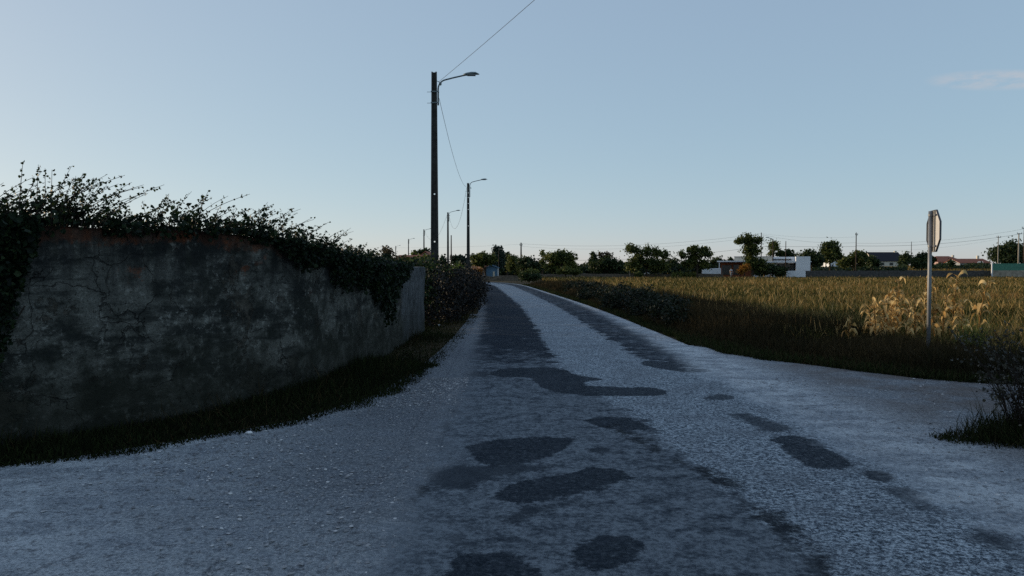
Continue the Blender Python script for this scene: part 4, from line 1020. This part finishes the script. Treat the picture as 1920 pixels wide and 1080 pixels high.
# long dark thicket behind the trees reads as one mass
def thicket():
    r = np.random.default_rng(77); N = 15000; px = r.uniform(868, 1352, N); D = 138 + r.normal(0, 3, N)
    top = 494.5 + 4.5*wave(px/14, px*0, 4, 1.0); py = top + (516 - top)*r.random(N); x = (px - 960)/FPX*D; z = CAM_H - (py - 503)/FPX*D
    V, F, m = leaves(np.column_stack([x, D, np.maximum(z, .1)]), r.uniform(.5, 1.1, N)*.55, rng=r, tpl='kite')
    tag(tri_mesh('thicket', V, F, TREE_MATS['dark'], np.repeat(r.random(N)*.6, m)), 'long dark thicket behind the horizon trees', 'thicket', kind='stuff')
    N = 5200; px = r.uniform(1500, 1700, N); D = 178 + r.normal(0, 4, N); x = (px-960)/FPX*D; z0 = ground_z(x, D)
    V, F, m = leaves(np.column_stack([x, D, z0 + .1 + r.random(N)*(1.1 + .5*wave(px/10, px*0, 6, 1))]), r.uniform(.5, 1.1, N)*.6, rng=r, tpl='kite')
    tag(tri_mesh('thicket', V, F, TREE_MATS['dark'], np.repeat(r.random(N)*.6, m)), 'dark scrub under the trees right of the white house', 'thicket', kind='stuff')
    N = 4200; px = r.uniform(1738, 1866, N); D = 205 + r.normal(0, 5, N); x = (px-960)/FPX*D; z0 = ground_z(x, D)
    V, F, m = leaves(np.column_stack([x, D, z0 + .05 + r.random(N)*(1.05 + .45*wave(px/9, px*0, 16, 1))]), r.uniform(.5, 1.1, N)*.6, rng=r, tpl='kite')
    tag(tri_mesh('thicket', V, F, TREE_MATS['dark'], np.repeat(r.random(N)*.7, m)), 'dark scrub below the red roofed houses on the right', 'thicket', kind='stuff')
thicket()
# tall green stalks in front of the low stone wall
for i, (px, ptop, lab) in enumerate([(1264, 508, 'leftmost green stalk clump before the low stone wall'), (1278, 506, 'tallest green stalk clump before the low stone wall'), (1289, 509, 'green stalk clump third from the left before the low stone wall'), (1301, 508, 'rightmost green stalk clump before the low stone wall')]):
    r = np.random.default_rng(320+i); Y = 117.0; x = at(px, 510, Y)[0]; h = at(px, ptop, Y)[2]; N = 70
    V, F = blades(np.column_stack([r.normal(0, .28, N), r.normal(0, .2, N), np.zeros(N)]), np.full(N, .14), h*r.uniform(.6, 1.08, N), .14, r)
    tag(tri_mesh('stalk_clump', V, F, TREE_MATS['light'], np.repeat(r.random(N), 5), loc=(x, Y, 0)), lab, 'plant', 'green stalk clumps before the stone wall')

# ------------------------------------------------------------------ low walls and fences
def low_wall(name, pxa, pxb, ptop, D, mat, label, th=.3, cap=None):
    a = at(pxa, ptop, D); b = at(pxb, ptop, D); L = b[0] - a[0]; h = a[2]; n = max(4, int(L/.8)); r = np.random.default_rng(int(pxa))
    V = []; 
    for i in range(n+1):
        x = L*i/n; zt = h + r.normal(0, .035)
        V += [(x, 0, -.1), (x, r.normal(0, .02), zt*.5), (x, .01, zt), (x, th, zt + r.normal(0,.02)), (x, th, -.1)]
    F = [(5*i+k, 5*(i+1)+k, 5*(i+1)+k+1, 5*i+k+1) for i in range(n) for k in range(4)] + [tuple(range(5)), tuple(5*n+k for k in range(5))[::-1]]
    o = MB().add(V, F).build(name, mat, loc=(a[0], D, 0)); return tag(o, label, 'wall')
low_wall('stone_wall', 1012, 1356, 513.5, 119, M_STONE, 'low brown stone wall along the far edge of the field left of the white house')
low_wall('block_wall', 1509, 1862, 507.5, 120, M_GWALL, 'long dark grey block wall behind the field on the right')
low_wall('roadside_wall', 896, 975, 517.2, 95, M_STONE, 'low mossy wall in front of the blue shed at the road bend')
low_wall('garden_wall', 1317, 1352, 503.6, 122.5, M_WHITE, 'low white garden wall at the left end of the white house')
a = at(1861, 494, 118)
root = thing('panel_fence', (a[0], 118, 0), 'green sheet fence on a pale block base at the right edge', 'fence')
L = 14.0; hg = at(1861, 494, 118)[2]; hw = at(1861, 507, 118)[2]
MB().box(0, L, 0, .25, -.1, hw).build('base_wall', M_PALEWALL, root)
m = MB(); V = []; q = 140
for i in range(q+1): V += [(.05 + (L-.05)*i/q, .08 + .03*(i % 2), hw + .002), (.05 + (L-.05)*i/q, .08 + .03*(i % 2), hg), ]
m.add(V, [(2*i, 2*i+2, 2*i+3, 2*i+1) for i in range(q)]); m.build('sheet_panel', M_GREENF, root)
MB().box(-.12, .04, -.03, .12, -.1, hg + .05).build('post', M_WHITE, root)

# ------------------------------------------------------------------ buildings
def white_house():
    D = 127.0; k = D/FPX; X = lambda px: (px - 1345)*k*.925; Z = lambda py: at(1400, py, D)[2]
    x0 = at(1345, 500, D)[0]; root = thing('white_house', (x0, D, 0), 'modern flat roofed white house with a terracotta wing across the field', 'house', None, -math.atan2(x0 + 8, D))
    c = lambda u: X(1320 + u/6); z = lambda v: Z(400 + v/6)
    MB().box(c(185), c(560), .8, 7, 0, z(549)).build('wing_wall', M_TERRA, root)
    MB().box(c(150), c(560), -1.2, 8, z(548), z(534)).build('wing_roof', M_WHITE, root)
    MB().box(c(172), c(181), -1.1, -.95, 0, z(548.3)).build('post', M_WHITE, root)
    f = MB().box(c(200), c(315), .74, .8, z(690), z(582)).build('window', M_RIM, root); MB().box(c(206), c(309), .72, .738, z(690), z(588)).build('pane', M_WIN, f)
    f = MB().box(c(335), c(408), .74, .8, z(690), z(576)).build('door', M_RIM, root); MB().box(c(341), c(402), .72, .738, z(690), z(582)).build('pane', M_WIN, f)
    MB().box(c(340), c(780), 2.5, 9, z(533), z(488)).build('upper_storey', M_CREAM, root)
    MB().box(c(335), c(785), 2.3, 9.2, z(487.5), z(483)).build('roof_edge', M_GREY, root)
    MB().box(c(562), c(835), 1.0, 8, 0, z(551)).build('middle_wall', M_WHITE, root)
    MB().box(c(836), c(1035), 2.8, 8, 0, z(560)).build('recess_wall', M_GREY, root)
    MB().box(c(562), c(1035), -.9, 9, z(556), z(541)).build('middle_roof', M_WHITE, root)
    f = MB().box(c(850), c(990), 2.72, 2.8, z(690), z(565)).build('window', M_RIM, root); MB().box(c(856), c(984), 2.70, 2.718, z(690), z(570)).build('pane', M_WIN, f)
    MB().box(c(785), c(1038), 3.2, 9, z(540), z(490)).build('rear_block', M_WHITE, root)
    MB().box(c(1040), c(1196), -1.0, 9, 0, z(491)).build('tall_block', M_WHITE, root)
    MB().box(c(1197), c(1210), -.6, 1, z(552), z(542)).build('ledge', M_WHITE, root)
    MB().box(c(700), c(1000), 3.0, 3.18, z(527), z(515)).build('strip_window', M_WIN, root)
    MB().box(c(930), c(1138), -3.2, -2.9, 0, z(645)).build('terrace_wall', M_WHITE, root)
white_house()
def gable_house(name, label, D, pxl, pxr, pbase, peave, pridge, wmat, rmat, depth=7.0, along=True, chimney=None, windows=(), z0=None, hip=0):
    """long side toward the camera; the roof ridge runs along x (or toward the camera when along is False)"""
    a = at(pxl, peave, D); b = at(pxr, peave, D); ze = a[2]; zr = at(pxl, pridge, D)[2]; L = b[0]-a[0]
    z0 = float(ground_z(a[0] + L/2, D)) if z0 is None else z0
    root = thing(name, (a[0], D, z0), label, 'house' if name != 'shed' else 'shed'); ze -= z0; zr -= z0
    if along:
        w_ = MB().add([(0,0,-.2),(L,0,-.2),(L,depth,-.2),(0,depth,-.2),(0,0,ze),(L,0,ze),(L,depth,ze),(0,depth,ze),(hip,depth/2,zr-.1),(L-hip,depth/2,zr-.1)],
             [(0,1,5,4),(2,3,7,6),(1,2,6,9,5) if not hip else (1,2,6,5),(3,0,4,8,7) if not hip else (3,0,4,7)])
        w_.build('wall', wmat, root)
        o = .3; sl = (zr-ze)/(depth/2)*o
        V = [(-o,-o,ze-sl),(L+o,-o,ze-sl),(L+o-hip,depth/2,zr),(-o+hip,depth/2,zr),(-o,depth+o,ze-sl),(L+o,depth+o,ze-sl)]; V += [(p[0],p[1],p[2]+.14) for p in V]
        F = [(0,3,2,1),(3,4,5,2),(6,7,8,9),(9,8,11,10),(0,1,7,6),(4,10,11,5),(0,6,9,3),(3,9,10,4),(1,2,8,7),(2,5,11,8)]
    else:
        MB().add([(0,0,-.2),(L,0,-.2),(L,depth,-.2),(0,depth,-.2),(0,0,ze),(L,0,ze),(L,depth,ze),(0,depth,ze),(L/2,0,zr-.1),(L/2,depth,zr-.1)],
             [(0,1,5,8,4),(2,3,7,9,6),(1,2,6,5),(3,0,4,7)]).build('wall', wmat, root)
        o = .2; sl = (zr-ze)/(L/2)*o
        V = [(-o,-o,ze-sl),(L/2,-o,zr),(L+o,-o,ze-sl),(-o,depth+o,ze-sl),(L/2,depth+o,zr),(L+o,depth+o,ze-sl)]; V += [(p[0],p[1],p[2]+.12) for p in V]
        F = [(0,1,4,3),(1,2,5,4),(6,9,10,7),(7,10,11,8),(0,6,7,1),(1,7,8,2),(3,4,10,9),(4,5,11,10),(0,3,9,6),(2,8,11,5)]
    rf = MB().add(V, F).build('roof', rmat, root)
    if chimney:
        cx, w2, h2 = chimney; MB().box(L*cx, L*cx + w2, depth*.5-.3, depth*.5+.3, zr-.5, zr + h2).build('chimney', M_CREAM, rf)
    for (u0, u1, v0, v1) in windows:
        f = MB().box(L*u0, L*u1, -.06, -.003, v0, v1).build('window', M_RIM, root); MB().box(L*u0+.06, L*u1-.06, -.075, -.063, v0+.06, v1-.06).build('pane', M_WIN, f)
    return root
gable_house('house', 'long red roofed house beyond the wall left of the nearest lamp pole', 118, 744, 786, 505, 486, 479, M_GREY, M_TILE, 8, windows=[(.15,.3,.8,1.9),(.5,.65,.8,1.9)])
gable_house('house', 'pink house with a red gable roof just left of the nearest lamp pole', 122, 786, 809, 505, 481, 472, M_PINK, M_TILE, 9, along=False, windows=[(.35,.6,.8,2.0)])
gable_house('house', 'dark roofed house with a cream gable behind the golden rise', 225, 1640, 1696, 500, 489, 473, M_CREAM, M_SLATE, 9, chimney=(.9,.7,.5), windows=[(.2,.32,.6,1.4),(.5,.62,.6,1.4)])
gable_house('house', 'small pale house among trees right of the white house', 200, 1557, 1584, 497, 487, 480, M_WHITE, M_PINK, 9, chimney=(.3,.6,.4), windows=[(.1,.2,.5,1.3)])
gable_house('house', 'red roofed house with a hipped roof right of the sign', 260, 1759, 1812, 500, 491, 480.5, M_PINK, M_TILE, 12, hip=3.0, chimney=(.85,.6,.5), windows=[(.35,.45,.6,1.7),(.6,.7,.6,1.7)])
gable_house('house', 'low red roofed house farthest right beside the dark round tree', 250, 1800, 1857, 500, 493, 485.5, M_GREY, M_TILE, 9, chimney=(.82,.7,1.2), windows=[(.5,.6,.3,1.1)])
sh = gable_house('shed', 'blue sheet metal shed with a pale door at the road bend', 103, 912, 933, 517, 502, 498, M_BLUE, M_BLUE, 4, along=False, z0=0)
L = (933-912)*103/FPX
f = MB().box(L*.58, L*.74, -.05, -.003, 0, 1.15).build('door', M_CREAM, sh)
MB().box(L + .01, L + .13, -.12, .0, 0, 1.75).build('corner_post', M_WHITE, sh)
gable_house('shed', 'small orange roofed shed left of the blue one', 105, 888, 911, 517, 504, 498.5, M_GREY, M_ORTILE, 4, z0=0, chimney=(.02,.3,.25), windows=[(.55,.75,.7,1.3)])

# white van far away, white sheet on the stone wall
def van():
    D = 235; p = at(1838, 500, D); z0 = float(ground_z(p[0], D)) - .25; root = thing('white_van', (p[0], D, z0), 'distant small white van seen end on above the grey wall', 'van', None, -math.atan2(p[0], D))
    hw = .9; prof = [(-hw,.28),(hw,.28),(hw,1.0),(hw*.86,1.75),(hw*.6,1.95),(-hw*.6,1.95),(-hw*.86,1.75),(-hw,1.0)]
    MB().prism(prof, 0, 4.2).build('body', M_CAR, root)
    MB().prism([(-hw*.8,1.1),(hw*.8,1.1),(hw*.7,1.65),(-hw*.7,1.65)], -.02, -.003).build('windscreen', M_WIN, root)
    for sx in (-1, 1):
        MB().box(sx*hw*.75-.12, sx*hw*.75+.12, -.03, -.003, .75, .92).build('headlight', M_GLASS_LAMP, root)
        for yy in (.8, 3.3): MB().tube([(sx*hw-.12, yy, .32), (sx*hw+.04, yy, .32)], .32, 14).build('wheel', M_RUBBER, root)
van()
p = at(1214.5, 511, 118.6); r = np.random.default_rng(9); V = []; nu = 12
for i in range(7):
    for j in range(nu):
        a = 2*pi*j/nu; q = i/6; V.append((.46*cos(a)*sin(q*pi/2 + .02)*(1+.1*r.normal()), .22*sin(a)*sin(q*pi/2+.02), .24*cos(q*pi/2)*(1+.08*r.normal())))
F = [(i*nu+j, i*nu+(j+1) % nu, (i+1)*nu+(j+1) % nu, (i+1)*nu+j) for i in range(6) for j in range(nu)] + [tuple(6*nu+j for j in range(nu))]
wall_top_z = at(1200, 513.5, 119)[2]
tag(MB().add(V, F).build('plastic_sheet', M_PLASTIC, loc=(p[0], 119.15, wall_top_z - .03), smooth=True), 'small crumpled white sheet lying on top of the low stone wall', 'plastic sheet')

# ------------------------------------------------------------------ the person by the house
def person():
    D = 124.0; p = at(1371, 500, D); root = thing('person', (p[0], D, 0), 'person in a white top and pale trousers standing before the dark windows', 'person')
    J = [((0,0,.95), .13, -1), ((0,0,1.12), .125, 0), ((0,0,1.32), .145, 1), ((0,0,1.42), .06, 2), ((0,0,1.47), .055, 3), ((0,-.01,1.56), .092, 4), ((0,0,1.64), .07, 5),
         ((.17,0,1.37), .055, 2), ((.24,-.02,1.12), .042, 7), ((.27,-.14,.92), .034, 8), ((.28,-.2,.85), .03, 9),
         ((-.17,0,1.37), .055, 2), ((-.23,0,1.12), .042, 11), ((-.22,-.12,.90), .034, 12), ((-.21,-.17,.83), .03, 13),
         ((.10,0,.86), .09, 0), ((.11,-.03,.48), .06, 15), ((.11,.02,.09), .042, 16), ((.12,-.13,.04), .035, 17),
         ((-.10,0,.86), .09, 0), ((-.11,-.02,.48), .06, 19), ((-.11,.03,.09), .042, 20), ((-.12,-.12,.04), .035, 21)]
    def skin(name, idx, mat, grow, par):
        me = bpy.data.meshes.new(name); mp = {i: q for q, i in enumerate(idx)}
        me.from_pydata([J[i][0] for i in idx], [(mp[i], mp[J[i][2]]) for i in idx if J[i][2] in mp], [])
        o = bpy.data.objects.new(name, me); COL.objects.link(o); o.parent = par; me.materials.append(mat)
        md = o.modifiers.new('skin', 'SKIN'); sv = me.skin_vertices[0].data
        for q, i in enumerate(idx): sv[q].radius = (J[i][1]*grow, J[i][1]*grow*.8); sv[q].use_root = (q == 0)
        o.modifiers.new('sub', 'SUBSURF').render_levels = 1
        return o
    b = skin('body', list(range(len(J))), M_SKIN, 1.0, root)
    skin('top', [1, 2, 7, 8, 11, 12], M_SHIRT, 1.16, root)
    skin('trousers', [0, 15, 16, 17, 19, 20, 21], M_TROUSER, 1.16, root)
    hv = [(.105*cos(a)*sin(q), .02 + .11*sin(a)*sin(q), 1.585 + .10*cos(q)) for q in (.05, .6, 1.1, 1.6, 1.9) for a in np.linspace(0, 2*pi, 12, endpoint=False)]
    MB().add(hv, [(i*12+j, i*12+(j+1) % 12, (i+1)*12+(j+1) % 12, (i+1)*12+j) for i in range(4) for j in range(12)]).build('hair', M_HAIR, root, smooth=True)
person()

# litter and stones beside the left verge
def stone(px, py, r_, label, seed, z=.0):
    p = gp(px, py, z); r = np.random.default_rng(seed); V = []
    for i in range(6):
        for j in range(8):
            a = 2*pi*j/8; q = pi*i/5; V.append((r_*1.3*cos(a)*sin(q)*r.uniform(.8,1.15), r_*sin(a)*sin(q)*r.uniform(.8,1.15), r_*.6*cos(q)*r.uniform(.85,1.1)))
    F = [(i*8+j, i*8+(j+1) % 8, (i+1)*8+(j+1) % 8, (i+1)*8+j) for i in range(5) for j in range(8)]
    tag(MB().add(V, F).build('pale_stone', M_PLASTIC, loc=(p[0], p[1], r_*.5)), label, 'stone')
stone(467, 814, .028, 'small pale stone at the edge of the wall verge', 1)
stone(823, 611, .04, 'pale stone lying under the bramble bush', 2)

# ------------------------------------------------------------------ render settings
SC.render.engine = 'CYCLES'
SC.cycles.max_bounces = 6; SC.cycles.diffuse_bounces = 3; SC.cycles.transmission_bounces = 3; SC.cycles.glossy_bounces = 2
SC.cycles.use_denoising = False
